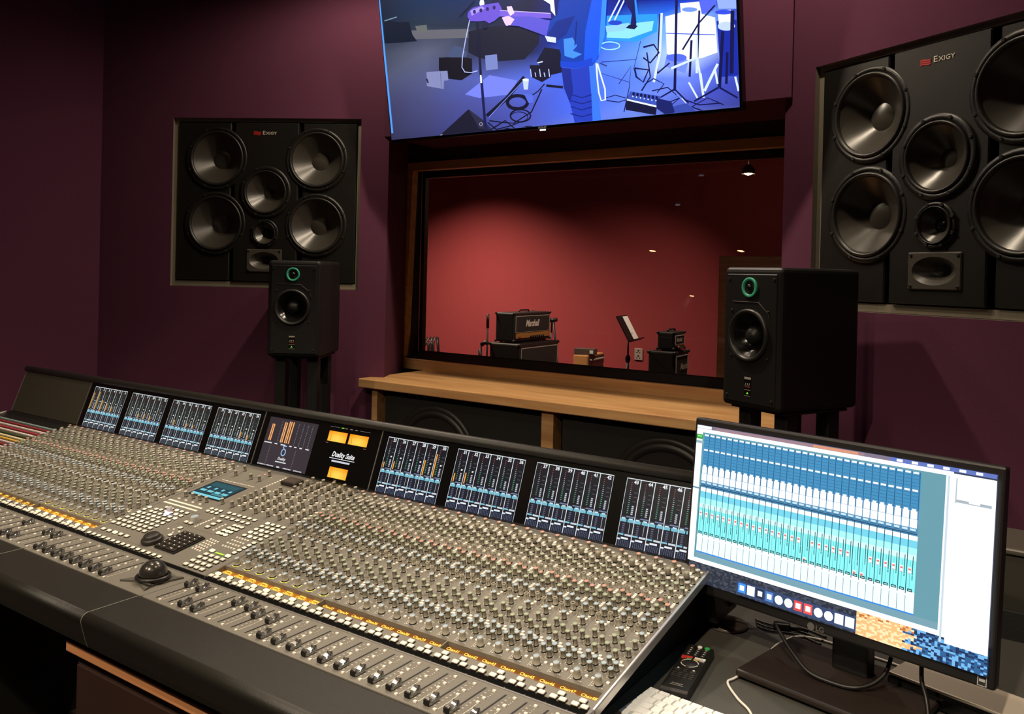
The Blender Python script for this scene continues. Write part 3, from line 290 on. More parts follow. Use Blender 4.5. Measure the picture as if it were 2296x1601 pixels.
def big_monitor(M,sx,label):
    # local frame: x along the baffle from its middle, y into the wall, z up from the middle
    o=thing('wall_loudspeaker',label,'loudspeaker'); cx=M@Vector((-.448*sx,.03,.93+ZO-.93)); 
    t=M@Vector((-.448 if sx>0 else .448,.012,ZO+.93)); o.location=t; o.rotation_euler=(0,0,math.atan2(M[1][0],M[0][0])); o['group']='loudspeakers set in the walls'
    W4=((-.238,.205),(.238,.203),(-.24,-.098),(.24,-.1))
    def holes():
        k=MB()
        for x,z in W4: k.lathe([(0,-.06),(.131,-.06),(.131,.03),(0,.03)],40,0,facing(x,z))
        k.lathe([(0,-.075),(.103,-.075),(.103,.03),(0,.03)],40,0,facing(0,.05)); k.lathe([(0,-.075),(.055,-.075),(.055,.03),(0,.03)],32,0,facing(0,-.14)); k.lathe([(0,-.05),(1,-.05),(1,.03),(0,.03)],28,0,facing(0,-.268)@Matrix.Diagonal((.071,.041,1,1)))
        return k
    for x0,x1,n in ((-.425,-.172,'side_panel'),(.172,.425,'side_panel'),(-.152,.152,'middle_panel')):
        y=0 if n=='side_panel' else -.006
        cut(MB().box(x0,x1,y,.058,-.363,.372,bev=.004,seg=1),holes(),n,BAFFLE,o)
    MB().box(-.42,.42,.060,.070,-.36,.365).build('back_panel',DEEP,o)
    q=MB(); q.box(-.4475,-.429,.008,.06,-.3925,.3925).box(.429,.4475,.008,.06,-.3925,.3925).box(-.429,.429,.008,.06,-.3925,-.368).box(-.429,.429,.008,.06,.377,.3925); q.build('surround_frame',GREYF,o)
    for x,z in W4: cone_driver(o,'woofer',x,z,.148,.130,.055,.042,0)
    cone_driver(o,'midrange_driver',0,.05,.122,.102,.048,.026,-.006,concave=True)
    d=cone_driver(o,'upper_midrange_driver',0,-.14,.066,.054,.022,.019,-.006,concave=False)
    h=MB(T(0,-.006,-.268)); h.box(-.084,.084,-.005,.006,-.053,.053,bev=.003,seg=1)
    ho=cut(h,MB(facing(0,-.268)@Matrix.Diagonal((.070,.040,1,1))).lathe([(0,-.05),(1,-.05),(1,.03),(0,.03)],28),'horn_plate',[mat('horn_grey',(74,70,63),.4),DEEP],o)
    q=MB(T(0,-.011,-.268)@RX(PI/2))
    for a,e_ in ((-.074,.044),(.074,.044),(-.074,-.044),(.074,-.044)): q.lathe([(.005,0),(.005,.002),(.002,.0022),(.002,.001),(0,.001)],8,0,T(a,e_,0))
    q.build('screws',mat('screw_dark',(60,56,52),.35,metal=.8),ho)
    vs=[];N=28; fl_=((.0705,.0405,0),(.064,.034,.006),(.05,.026,.018),(.032,.018,.032),(.016,.014,.05))
    for rx,rz,y in fl_: vs+=[(rx*math.cos(2*PI*i/N),y,rz*math.sin(2*PI*i/N)) for i in range(N)]
    MB(T(0,-.0105,-.268)).add(vs,[(k*N+i,k*N+(i+1)%N,(k+1)*N+(i+1)%N,(k+1)*N+i) for k in range(4) for i in range(N)]+[tuple(range(4*N,5*N))],0,True).build('horn_mouth',mat('horn_grey',(74,70,63),.4),ho)
    lg=MB(T(-.062,-.0075,.318)@RX(PI/2))
    for i in range(3):
        y=.0125-i*.0058; n=8
        for k in range(n):
            xa,xb=k/n*.034,(k+1)/n*.034; wv=lambda x:.0016*math.sin(x/.034*2*PI)
            lg.add([(xa,y+wv(xa)-.0045,0),(xb,y+wv(xb)-.0045,0),(xb,y+wv(xb),0),(xa,y+wv(xa),0)],[(0,1,2,3)],0)
    lg.text('E',.024,T(.042,-.001,0),1,bold=.01,sx=1.2); lg.text('XIGY',.0185,T(.0585,-.001,0),1,bold=.01,sx=1.2)
    lg.build('maker_logo',[mat('logo_red',(190,40,40),.5),mat('logo_white',(225,215,200),.5)],o)
    return o
big_monitor(ML,1,'black five-driver loudspeaker recessed in the purple wall left of the window')
big_monitor(MR,-1,'black loudspeaker with four large cones recessed in the wall at the right edge')
# ---------------------------------------------------------------- near-field speakers on stands
GREEN=mat('tweeter_ring_green',(62,178,140),.45); BOXB=mat('cabinet_black',(17,15,14),.5,bump=.08,scale=500)
def near_speaker(x,y,rz,label):
    o=thing('desktop_loudspeaker',label,'loudspeaker',(x,y,ZO+.262),rz,'loudspeakers on stands behind the console')
    W,D,H=.222,.32,.40
    WM=T(-.006,-D/2-.003,.206)@RX(PI/2)
    hole=lambda:MB(WM).lathe([(0,-.05),(.0605,-.05),(.0605,.03),(0,.03)],36)
    cut(MB().box(-W/2,W/2,-D/2,D/2,0,H,bev=.014,seg=3),hole(),'cabinet',BOXB,o)
    fo=cut(MB().box(-W/2+.016,W/2-.016,-D/2-.003,-D/2+.01,.014,H-.02,bev=.002,seg=1),hole(),'front_plate',mat('front_plate_black',(17,15,14),.5),o)
    sc=MB()
    for a,b in ((-.085,.03),(.085,.03),(-.085,.365),(.085,.365),(-.072,.275),(.066,.275),(-.072,.145),(.066,.145)): sc.lathe([(.004,0),(.004,.002),(.0015,.0022),(.0015,.001),(0,.001)],8,0,T(a,-D/2-.003,b)@RX(PI/2))
    sc.build('screws',mat('screw_dark',(60,56,52),.35,metal=.8),fo)
    tr=MB(T(-.004,-D/2-.003,.342)@RX(PI/2))
    tr.lathe([(.0285,0),(.0285,.004),(.026,.005),(.0205,.004),(.0195,0)],32); to=tr.build('tweeter_ring',GREEN,o)
    MB(T(-.004,-D/2-.003,.342)@RX(PI/2)).lathe([(.0195,.001),(.014,.0004),(.011,.0003)],24).lathe([(.011,.0003),(.010,.004),(.006,.0075),(0,.009)],16,1).build('tweeter_dome',[DEEP,GLOSSB],to)
    # woofer: heavy rolled edge, dished cone and large soft dome
    M=WM
    wf=MB(M).lathe([(.076,0),(.076,.003),(.073,.0075),(.068,.0085),(.063,.005),(.060,-.003)],40); wo=wf.build('woofer',SURR,o)
    MB(M).lathe([(.060,-.003),(.050,-.012),(.040,-.022),(.028,-.029)],36).build('cone',mat('wet_black_cone',(20,19,18),.18),wo)
    MB(M).lathe([(.028,-.029),(.027,-.018),(.021,-.008),(.012,-.002),(0,0)],32).build('dust_dome',mat('dome_black',(34,32,30),.42),wo)
    ar=MB(T(-.006,-D/2-.0036,.206)); 
    ar.tube([(-.062,0,.095),(.035,0,.095),(.072,0,.065),(.083,0,.035)],.0012,4); ar.build('plate_groove',mat('groove_grey',(70,66,62),.5),fo)
    bd=MB(T(-.004,-D/2-.0034,.062)@RX(PI/2))
    bd.quad(-.013,.013,-.028,.028,0,0); bd.quad(-.0125,.0125,.020,.0265,.0003,1); bd.quad(-.011,.011,-.004,.002,.0003,2); bd.quad(-.0125,.0125,-.0275,-.0265,.0003,1); bd.quad(-.0125,.0125,-.0105,-.0095,.0003,1)
    for i in range(3):
        bd.tube([(-.010+i*.007,-.003,.0004),(-.006+i*.007,.009,.0004)],.0011,4,1)
    bd.add([(-.0045,-.0215,.0003),(.0045,-.0215,.0003),(0,-.0155,.0003)],[(0,1,2)],3)
    bd.build('badge',[mat('badge_black',(14,13,12),.3),mat('badge_silver',(170,160,148),.5),mat('badge_red',(110,40,34),.5),mat('badge_lamp',(120,220,60),.5,emit=.7)],o)
    return o
near_speaker(-2.187,1.362,R(31),'black two-way loudspeaker with green tweeter ring, in front of the left wall speaker')
near_speaker(-.109,1.348,R(-26),'black two-way loudspeaker with green tweeter ring, standing behind the computer monitor')
def stand(x,y,rz,label):
    o=thing('speaker_stand',label,'stand',(x,y,0),rz,'speaker stands behind the console')
    h=ZO+.262
    MB().box(-.10,.10,-.13,.13,h-.009,h-.001,bev=.002).build('top_plate',BLK,o)
    for a in (-.068,.068):
        for b in (-.085,.085): MB().box(a-.023,a+.023,b-.023,b+.023,.016,h-.009,bev=.003).build('column',BLK,o)
    MB().box(-.14,.14,-.18,.18,.0,.016,bev=.003).build('base_plate',BLK,o)
    return o
stand(-2.187,1.362,R(31),'black four-column stand under the left loudspeaker')
stand(-.109,1.348,R(-26),'black four-column stand under the loudspeaker behind the monitor')
# ---------------------------------------------------------------- television
tvo=thing('television','large flat television showing a blue-lit stage, hung tilted above the window','television',(-1.1304,1.5779,ZO+1.1842))
TI=R(9.584); MT=RX(TI)          # local: x across, y into the wall, z up the screen
MB(MT).box(-.78,.78,.0,.045,0,.895,bev=.006).build('casing',GLOSSB,tvo)
MB(MT).box(-.35,.35,.045,.085,.2,.7).box(-.15,.15,.085,.125,.15,.45).build('wall_bracket',DEEP,tvo)
s=MB(MT@RX(PI/2)); cl_=lambda u,v:(max(-.772,min(.772,u)),max(.012,min(.883,v)),.0012)
g=[[((a[0]/1000,a[1]/1000),a[2:]) for a in row] for row in TVG]
top=[((p[0],.884),c) for p,c in g[0]]
for rows in ([top]+g,):
    for i in range(len(rows)-1):
        for j in range(7):
            q=[rows[i+1][j],rows[i+1][j+1],rows[i][j+1],rows[i][j]]
            vs=[[p[0],p[1]] for p,c in q]
            for k in range(4):
                if (j==0 and k in (0,3)): vs[k][0]=-.772
                if (j==6 and k in (1,2)): vs[k][0]=.772
                if i==len(rows)-2 and k in (0,1): vs[k][1]=.012
            s.add([cl_(*v) for v in vs],[(0,1,2,3)],0,False,None,tuple(c for p,c in q))
def clip(poly):
    # keep the part of a picture outline that lies on the screen
    for ax,lim,sg in ((0,-.7715,1),(0,.7715,-1),(1,.0125,1),(1,.883,-1)):
        o=[]
        for i in range(len(poly)):
            a,b=poly[i-1],poly[i]; ia=(a[ax]-lim)*sg>=0; ib=(b[ax]-lim)*sg>=0
            if ia!=ib:
                t=(lim-a[ax])/(b[ax]-a[ax]); o.append((a[0]+t*(b[0]-a[0]),a[1]+t*(b[1]-a[1])))
            if ib: o.append(b)
        poly=o
        if not poly: break
    return poly
z=.0013
for p in TVP:
    pts=clip([(p[3][i]/1000,p[3][i+1]/1000) for i in range(0,len(p[3]),2)])
    if len(pts)<3: continue
    z+=.000006; s.add([(a,b,z) for a,b in pts],[tuple(range(len(pts)))],0,False,None,p[:3])
s.build('screen',TVM,tvo)
b=MB(MT@T(0,-.0008,0)@RX(PI/2)); b.text('SONY',.011,T(0,.0028,0),0,align='CENTER',bold=.02,sx=1.3); b.build('maker_logo',mat('logo_grey',(150,150,155),.4),tvo)
MB(MT).box(-.012,.012,-.001,.004,-.006,-.001).build('standby_light',mat('standby_white',(220,235,255),.4,emit=2.5),tvo)
# ---------------------------------------------------------------- shelf and bass cabinet under the window
sh=thing('window_shelf','beech shelf running under the window, lit along its front edge','shelf',(XC,1.63,ZO+.10))
MB(T(-XC,-1.63,-ZO-.10)).box(-2.108,-.192,1.612,2.086,ZO+.10,ZO+.14,bev=.004).build('board',WOOD,sh)
cab=thing('bass_cabinet','beech framed cabinet with two black bass speaker panels under the shelf','cabinet',(XC,1.85,0))
def cmb(): return MB(T(-XC,-1.85,0))
zt=ZO+.099
MB(T(-XC,-1.85,0)).box(-2.045,-2.013,1.638,2.03,.0,zt).build('side_panel',WOOD,cab); cmb().box(-.287,-.255,1.638,2.03,0,zt).build('side_panel',WOOD,cab)
cmb().box(-1.142,-1.088,1.638,1.70,0.09,zt).build('centre_post',WOOD,cab); cmb().box(-2.013,-.287,1.64,2.03,0,.09).build('plinth',WOODR,cab)
cmb().box(-2.013,-1.142,1.76,1.80,.09,zt).box(-1.088,-.287,1.76,1.80,.09,zt).build('back_panel',DEEP,cab)
for x0,x1,cx in ((-2.008,-1.147,-1.70),(-1.083,-.292,-.63)):
    o=cmb().box(x0+.012,x1-.012,1.672,1.76,.10,zt-.018,bev=.006).build('speaker_panel',DARK,cab)
    d=MB(T(cx+.0-XC,1.672-1.85,.60)@T(0,0,0)@RX(PI/2)) if 0 else MB(T(cx-XC,1.672-1.85,.66)@RX(PI/2))
    d.lathe([(.225,0),(.225,.006),(.21,.012),(.20,.008)],48).lathe([(.20,.008),(.19,.016),(.178,.012),(.17,.004)],48).lathe([(.17,.004),(.10,.001),(0,.001)],40)
    d.build('bass_driver',[mat('bass_rubber',(40,37,34),.45)],o)
# ---------------------------------------------------------------- things in the live room
TOLEX=mat('black_tolex',(24,21,19),.6,bump=.3,scale=500); GRILL=mat('grille_cloth',(44,40,38),.85,bump=.3,scale=900); BRASS=mat('brass_panel',(176,124,62),.5); PIPE=mat('white_piping',(190,182,170),.5); LOGO=mat('logo_ivory',(235,228,215),.5)
def amp_head(x,y,z,rz,w,d,h,label,panel=True):
    # front faces local -y
    o=thing('guitar_amplifier',label,'amplifier',(x,y,z),rz,'guitar amplifiers in the live room')
    MB().box(-w/2,w/2,-d/2,d/2,.012,h,bev=.016,seg=3).build('case',TOLEX,o)
    MB().box(-w/2+.03,w/2-.03,-d/2-.004,-d/2+.02,h*.36,h-.035).build('front_grille',GRILL,o)
    p=MB(); y0=-d/2-.006
    for a in ((-w/2+.028,w/2-.028,h-.037,h-.031),(-w/2+.028,w/2-.028,h*.345,h*.355),(-w/2+.026,-w/2+.032,h*.345,h-.031),(w/2-.032,w/2-.026,h*.345,h-.031)): p.box(a[0],a[1],y0,y0+.006,a[2],a[3])
    p.build('piping',PIPE,o)
    q=MB().box(-w/2+.03,w/2-.03,-d/2-.008,-d/2+.01,.045,h*.32); po=q.build('control_panel',BRASS,o)
    k=MB()
    for i in range(7):
        kx=-.05+i*.04*(w/.7); k.lathe([(.011,0),(.011,.014),(.009,.017),(0,.017)],12,0,T(kx,-d/2-.008,h*.18)@RX(PI/2)); k.lathe([(.0045,.0171),(0,.0173)],8,1,T(kx,-d/2-.008,h*.18)@RX(PI/2))
    k.lathe([(.013,0),(.011,.012),(0,.013)],12,2,T(-w/2+.09,-d/2-.008,h*.18)@RX(PI/2))
    k.build('knobs',[BLK,PIPE,mat('lamp_red',(140,30,24),.4)],po)
    l=MB(T(-.02,-d/2-.0065,h*.60)@RX(PI/2)); l.text('Marshall',h*.30,T(0,-.018,0),0,align='CENTER',shear=.35,bold=.035,sx=.85); l.build('maker_logo',LOGO,o)
    MB().tube([(-.09,0,h-.002),(-.085,0,h+.018),(.085,0,h+.018),(.09,0,h-.002)],.008,8).build('handle',BLK,o)
    c=MB()
    for a in (-w/2,w/2):
        for b in (-d/2,d/2):
            for zz in (.02,h-.008): c.lathe([(0,-.014),(.01,-.01),(.014,0),(.01,.01),(0,.014)],8,0,T(a*.985,b*.97,zz))
    c.build('corners',BLK,o)
    f=MB()
    for a in (-w/2+.05,w/2-.05):
        for b in (-d/2+.04,d/2-.04): f.lathe([(.015,0),(.015,.013),(0,.013)],10,0,T(a,b,0))
    f.build('feet',BLK,o); return o
def amp_cab(x,y,rz,w,d,h,label,logo=True):
    o=thing('speaker_cabinet',label,'speaker cabinet',(x,y,0),rz,'speaker cabinets in the live room')
    MB().box(-w/2,w/2,-d/2,d/2,.03,h,bev=.018,seg=3).build('case',TOLEX,o)
    MB().box(-w/2+.035,w/2-.035,-d/2-.004,-d/2+.02,.07,h-.045).build('front_grille',GRILL,o)
    p=MB(); y0=-d/2-.006
    for a in ((-w/2+.03,w/2-.03,h-.047,h-.040),(-w/2+.03,-w/2+.037,.065,h-.04),(w/2-.037,w/2-.03,.065,h-.04)): p.box(a[0],a[1],y0,y0+.006,a[2],a[3])
    p.build('piping',PIPE,o)
    if logo:
        l=MB(T(.06,-d/2-.006,h-.16)@RX(PI/2)); l.text('Marshall',.075,None,0,align='CENTER',shear=.35,bold=.035,sx=.85); l.build('maker_logo',LOGO,o)
    c=MB()
    for a in (-w/2,w/2):
        for b in (-d/2,d/2): c.lathe([(0,-.018),(.012,-.012),(.018,0),(.012,.012),(0,.018)],8,0,T(a*.985,b*.97,h-.012))
    c.build('corners',BLK,o)
    f=MB()
    for a in (-w/2+.06,w/2-.06):
        for b in (-d/2+.06,d/2-.06): f.lathe([(.02,0),(.02,.03),(0,.03)],10,0,T(a,b,0))
    f.build('feet',BLK,o); return o
# big stack, front turned towards +x so that its side faces the window
hx,hy=-4.017,5.846
amp_cab(hx+.02,hy,R(92),.76,.34,ZO-.035,'black speaker cabinet under the large amplifier by the red wall',False)
amp_head(hx,hy,ZO-.034,R(92),.70,.21,.29,'large black amplifier head with gold control panel, on the left cabinet')
# small stack
amp_cab(-2.423,5.75,R(94),.36,.24,ZO-.006,'black speaker cabinet at the right of the live room, topped by a small amplifier')
amp_head(-2.395,5.735,ZO-.005,R(94),.28,.15,.165,'small black amplifier head on the right-hand cabinet')
# tan combo with a grey box on top
o=thing('combo_amplifier','tan combo amplifier against the red wall, grey box on top','amplifier',(-3.58,6.40,0),R(96),'guitar amplifiers in the live room')
TAN=mat('tan_cloth',(196,140,84),.75,bump=.2,scale=300); H=ZO-.163
MB().box(-.21,.21,-.08,.08,.02,H,bev=.012,seg=2).build('case',TAN,o); MB().box(-.19,.19,-.084,-.05,.06,H-.12).build('front_grille',GRILL,o)
q=MB().box(-.195,.195,-.087,-.05,H-.105,H-.015).build('control_panel',mat('combo_panel',(58,44,34),.5),o); k=MB()
for i in range(9): k.lathe([(.011,0),(.009,.016),(0,.016)],10,0,T(-.16+i*.04,-.087,H-.05)@RX(PI/2))
k.build('knobs',PIPE,q); MB().box(-.18,.18,-.07,.07,0,.02).build('feet',BLK,o)
o=thing('effects_box','grey box with a white label lying on the tan combo','box',(-3.55,6.27,ZO-.162),R(14))
MB().box(-.10,.11,-.06,.06,0,.062,bev=.005).build('case',mat('box_grey',(84,70,62),.6),o); MB().box(.062,.098,-.0625,-.058,.016,.048).build('paper_label',PAPER,o)
# microphone stands
def mic_stand(x,y,h,boom,label):
    o=thing('microphone_stand',label,'stand',(x,y,0),0,'microphone stands in the live room')
    MB().tube([(0,0,.1),(0,0,h*.62)],.013,10).build('lower_tube',BLK,o); MB().tube([(0,0,h*.62),(0,0,h)],.008,10).build('upper_tube',BLK,o)
    MB().lathe([(.018,-.04),(.022,-.03),(.022,.03),(.016,.04)],12,0,T(0,0,h*.62)).build('clutch',BLK,o)
    for k in range(3):
        a=2*PI*k/3+.4; MB().tube([(0,0,.18),(.2*math.cos(a),.2*math.sin(a),.012)],.010,8).build('leg',BLK,o)
    for pts,rad,n in boom: MB().tube(pts,rad,8).build(n,BLK,o)
    return o
mic_stand(-4.06,5.2,ZO-.03,[([(0,0,ZO-.04),(.04,.01,ZO-.015),(.067,.02,ZO-.03)],.020,'swivel'),([(.063,.01,.1),(.063,.01,ZO+.25)],.008,'boom_arm'),([(.063,.01,ZO+.12),(.063,.01,ZO+.25)],.0135,'counterweight'),([(-.01,0,ZO-.26),(-.01,0,ZO-.08)],.018,'grip')],'black microphone stand left of the large amplifier')
mic_stand(-4.08,6.48,ZO+.02,[([(.0,0,ZO+.02),(.0,0,ZO+.14),(.03,0,ZO+.15)],.010,'boom_arm'),([(-.04,0,ZO+.145),(.06,0,ZO+.155)],.021,'counterweight'),([(.02,0,ZO+.14),(.10,-.03,ZO-.32)],.012,'brace')],'black microphone stand partly hidden behind the large amplifier')
# music stand with a sheet
o=thing('music_stand','black music stand holding a white sheet, before the red wall','music stand',(-2.842,5.8,0))
MB().tube([(0,0,.05),(0,0,ZO-.12)],.013,10).build('lower_tube',BLK,o); MB().tube([(0,0,ZO-.12),(0,0,ZO+.06)],.008,10).build('upper_tube',BLK,o); MB().lathe([(.018,-.03),(.026,0),(.018,.03)],10,0,T(0,0,ZO-.12)).build('clutch',BLK,o)
for k in range(3):
    a=2*PI*k/3; MB().tube([(0,0,.2),(.28*math.cos(a),.28*math.sin(a),.012)],.009,8).build('leg',BLK,o)
MD=T(.06,0,ZO+.055)@RZ(R(100))@RX(R(-29))
MB(MD).box(-.16,.16,0,.012,0,.25,bev=.003).build('desk_plate',BLK,o); MB(MD).box(-.17,.17,-.05,.0,-.012,-.004).build('ledge',BLK,o); MB().tube([(0,0,ZO+.04),(.03,0,ZO+.07),(.03,0,ZO+.12)],.009,8).build('tilt_bracket',BLK,o)
tag(MB(T(-2.842,5.8,0)@MD).box(-.02,.13,-.0065,-.0045,.002,.235).build('sheet_of_paper',PAPER),'white sheet of paper standing on the music stand','paper')
# wall socket
o=thing('wall_socket','white double mains socket low on the red wall','socket',(-3.19,LY1,ZO-.165))
MB().box(-.045,.045,-.012,0,-.06,.06,bev=.004).build('plate',mat('socket_white',(180,160,150),.5),o)
b=MB()
for zz in (.025,-.03): b.box(-.008,.008,-.0135,-.011,zz+.005,zz+.02).box(-.022,-.01,-.0135,-.011,zz-.012,zz-.004).box(.01,.022,-.0135,-.011,zz-.012,zz-.004)
b.build('holes',DEEP,o)
# cables hung over a rack at the left
o=thing('cable_rack','dark rack hung with looped black cables in the live room','rack',(-5.3,6.0,0))
MB().tube([(-.30,0,.02),(-.30,0,ZO-.13),(.06,0,ZO-.09),(.14,0,.02)],.016,8).build('frame',BLK,o); MB().box(-.4,.25,-.2,.2,0,.03).build('base',BLK,o)
for i in range(8):
    a=-.27+i*.045; z0=ZO-.125+.11*(a+.3); w_=.02+.012*(i%3)
    MB().tube([(a,-.02,z0),(a-w_,-.045,z0-.10),(a-w_,-.04,z0-.28),(a+.02,-.03,z0-.36),(a+.03+w_,-.04,z0-.26),(a+.02+w_,-.04,z0-.08),(a+.01,.0,z0+.012)],.010,6).build('cable_loop',BLK,o)
# plywood screen beside the glass
o=thing('acoustic_screen','reddish plywood screen standing behind the glass beside the right loudspeaker','screen',(-.50,2.72,0))
MB().box(-.335,.5,-.03,.05,.03,ZO+.735,bev=.003).build('panel',WOODR,o); MB().box(-.30,-.2,-.16,.18,0,.03).box(.3,.4,-.16,.18,0,.03).build('feet',BLK,o)
b=MB()
for i in range(3): b.box(-.3375,-.3345,-.022+i*.022,-.016+i*.022,.04,ZO+.72)
b.build('edge_plies',mat('ply_dark',(84,46,34),.6),o)
# ---------------------------------------------------------------- the mixing console
CX,CY=-1.345,.10
con=thing('mixing_console','long grey large-format mixing console covered in knobs, with a lit display bridge','mixing console',(CX,CY,0))
CM=T(-CX,-CY,ZO); SA=R(10.063); SB=R(69.641); Y4,Z4=.41218,.07315
KP=CM@RX(SA)                                  # knob surface: x, depth, up
SP=CM@T(0,Y4,Z4)@RX(SB)                       # display bridge: x, up the face, out
ZF=-.0094; FP=CM@T(0,0,ZF)                    # fader surface
P=.0375; GAP=.46741
XK=lambda k:(k-48)*P-(GAP if k<25 else 0)
XL,XR=-2.718,.0262; XPL,XCL,XCR=-2.260,-1.338,-.8845
VE=.4186                                       # back edge of the knob surface
CP=Vector((0.6066-CX,-1.1496-CY,.6263+ZO))    # the eye in the console's frame
def near(items,M,n): return sorted(items,key=lambda it:(M@Vector(it[:3])-CP).length)
# body, cheeks, rails
b=MB(CM)
b.prism([(-.20,-.05),(.50,-.02),(.56,-.02),(.56,-.095),(.50,-.095),(-.15,-.095)],XL+.02,-.05); b.build('underside',DEEP,con)
for x0,x1 in ((XL-.0,XL+.03),(-.05,-.022)): MB(CM).prism([(-.20,-.03),(0,-.022),(.41,.05),(.47,.19),(.56,.19),(.56,-.16),(.50,-.16),(-.15,-.115),(-.20,-.06)],x0,x1).build('side_cheek',DARK,con)
for x0,x1 in ((XL-.004,XL+.006),(.0205,XR)):
    MB(KP).box(x0,x1,-.06,.40,-.012,.004,bev=.0015).build('edge_rail',SILV,con); MB(FP).box(x0,x1,-.203,-.06,-.012,.004,bev=.0015).build('edge_rail',SILV,con)
for x0,x1 in ((-2.30,-2.1),(-.32,-.12)): MB(CM).box(x0,x1,-.05,.45,-ZO,-.12).build('pedestal',DARK,con)
# armrest in three lengths
pr=[(-.204,-.0115)]+[(-.303-.014*math.sin(t),-.0255+.014*math.cos(t)) for t in [i*PI/14 for i in range(0,9)]]+[(-.308,-.062),(-.303,-.076)]+[(-.293,-.084),(-.275,-.088),(-.25,-.088),(-.204,-.07)]
for x0,x1 in ((-2.722,-1.3465),(-1.3455,-.8955),(-.8945,.018)): MB(CM).prism(pr[::-1],x0,x1,smooth='arc').build('armrest',LEATHER,con)
b=MB(CM)
for x in (-1.346,-.895): b.prism([(y-.0004,z+.0004) for y,z in pr[::-1]],x-.0007,x+.0007)
b.build('armrest_seams',MARK,con)
# fader surfaces
def plate(x0,x1,name): 
    o=MB(FP).box(x0,x1,-.205,-.0835,-.02,0).build(name,PANEL,con); return o
plate(XPL,XCL-.001,'fader_panel'); plate(XCL+.001,XCR-.001,'fader_panel'); plate(XCR+.001,.0203,'fader_panel')
MB(FP).box(XL,XPL-.002,-.205,-.0835,-.02,0).build('fader_panel',DARK,con)
b=MB(FP); b.box(XL,.0185,-.0845,-.0815,-.004,.0012)
for x in (XCL,XCR): b.box(x-.001,x+.001,-.203,-.084,-.004,.0008)
b.build('panel_trim',SILV,con)
b=MB(FP); b.box(XL,.0185,-.0825,-.05,-.02,-.0095); b.M=KP; b.box(XL,.0203,-.0634,-.0620,-.02,-.0008); b.build('dark_trough',DEEP,con)
b=MB(FP)
for k in list(range(1,25))+list(range(26,49)): b.box(XK(k)-P/2-.0004,XK(k)-P/2+.0004,-.0815,-.062,-.0095,-.0088)
b.build('trough_dividers',MARK,con)
# knob surface with sunken name displays
BAYS=[(1,8),(9,16),(17,24),(25,32),(33,40),(41,48)]
def knobplate(x0,x1,holes,name):
    b=MB(KP); b.box(x0,x1,-.015,VE,-.02,0); b.box(x0,x1,-.0622,-.0375,-.014,0)
    xs=[x0]
    for h in holes: xs+=list(h)
    xs.append(x1)
    for i in range(0,len(xs),2): b.box(xs[i],xs[i+1],-.0375,-.015,-.02,0)
    return b.build(name,PANEL,con)
hole=lambda a,c:(XK(a)-.0206,XK(c)+.0146)
knobplate(XPL,XCL-.0008,[hole(*x) for x in BAYS[:3]],'knob_panel'); knobplate(XCL+.0008,XCR-.0008,[],'knob_panel'); knobplate(XCR+.0008,.0203,[hole(*x) for x in BAYS[3:]],'knob_panel')
b=MB(KP)
for x in (XCL,XCR): b.box(x-.0012,x+.0012,-.065,VE,-.004,.0012)
b.build('section_trim',SILV,con)
for a,c in BAYS:
    h=hole(a,c); b=MB(KP); b.quad(h[0],h[1],-.0375,-.015,-.0092,0)
    for k in range(a,c+1):
        if k>=25: b.text('Chan%d'%k,.0095,T(XK(k)-.0192,-.0247 if k>32 else -.0262,-.0088),1,bold=.012,sx=.92)
        else: b.text('Chan%d'%k,.0095,T(XK(k)-.0192,-.0262,-.0088),1,bold=.004,sx=.92)
        if k<33:
            for i in range(4): b.box(XK(k)-.014+i*.0042,XK(k)-.0108+i*.0042,-.0186,-.0158,-.0089,-.0086,1)
    b.build('name_display',[AMBL if 9<a<33 else AMBG,AMBER],con)
# knobs
SEG=14
def knobmesh(kind,cap):
    m=MB()
    if kind=='std': m.lathe([(.0047,0),(.0049,.0004),(.0049,.0022),(.0045,.0023),(.0044,.0040),(.0039,.0125),(.0047,.0132),(.0048,.0146),(.0042,.0152),(0,.0153)],SEG,mis=[1,1,1,0,0,0,0,2,2])
    elif kind=='pot': m.lathe([(.0066,0),(.0069,.0006),(.0068,.0018),(.0062,.002),(.0053,.0115),(.0055,.0150),(.0050,.0156),(0,.0157)],18,mis=[1,1,1,0,0,0,2])
    elif kind=='cream': m.lathe([(.0050,0),(.0053,.0004),(.0053,.0026),(.0047,.0027),(.0043,.012),(.0046,.0146),(.0036,.0150),(.0030,.0135),(0,.0132)],SEG,mis=[1,1,1,0,0,0,0,1])
    elif kind=='big': m.lathe([(.0052,0),(.0055,.0004),(.0055,.0026),(.0058,.0027),(.0050,.013),(.0046,.0148),(0,.0150)],SEG,mis=[1,1,1,0,0,0])
    if kind in('std','cream'): m.box(-.0003,.0003,-.0046,-.0040,.003,.0125,1)
    return m,[KNOB,SKIRT,cap]
TYPES={'pot':('pot',CAPB),'b':('std',CAPB),'g':('std',CAPG),'r':('std',CAPR),'w':('std',CAPW),'c':('cream',KNOB),'B':('big',KNOB),'m':('std',KNOB)}
KM={k:knobmesh(*v) for k,v in TYPES.items()}
STRIP=[('pot',0,0),('b',7.9,26.3),('b',-8.2,34.6),('b',8.5,43.3),('b',-8.1,51.8),('g',8.9,85.1),('g',-7.8,72.3),('g',9,109.8),('g',-7.5,97),('b',9.5,134.1),('c',9.4,166),('c',-8.3,156.3),('b',-6.2,173.1),('b',10.8,181.7),('b',-6,190.6),('g',10.4,216.6),('g',-6.3,208.2),('g',-5.4,224.7),('r',11,234.3),('r',-5.8,242.9),('c',11.7,268.3),('c',-4.8,260),('g',12,298),('g',-5.4,286.2),('g',-4.5,308.7),('w',12.5,319.5),('w',-4.1,330.9),('w',13.1,341.7),('B',-3.3,353.7),('w',12.5,369.8),('r',-2.5,381.3)]
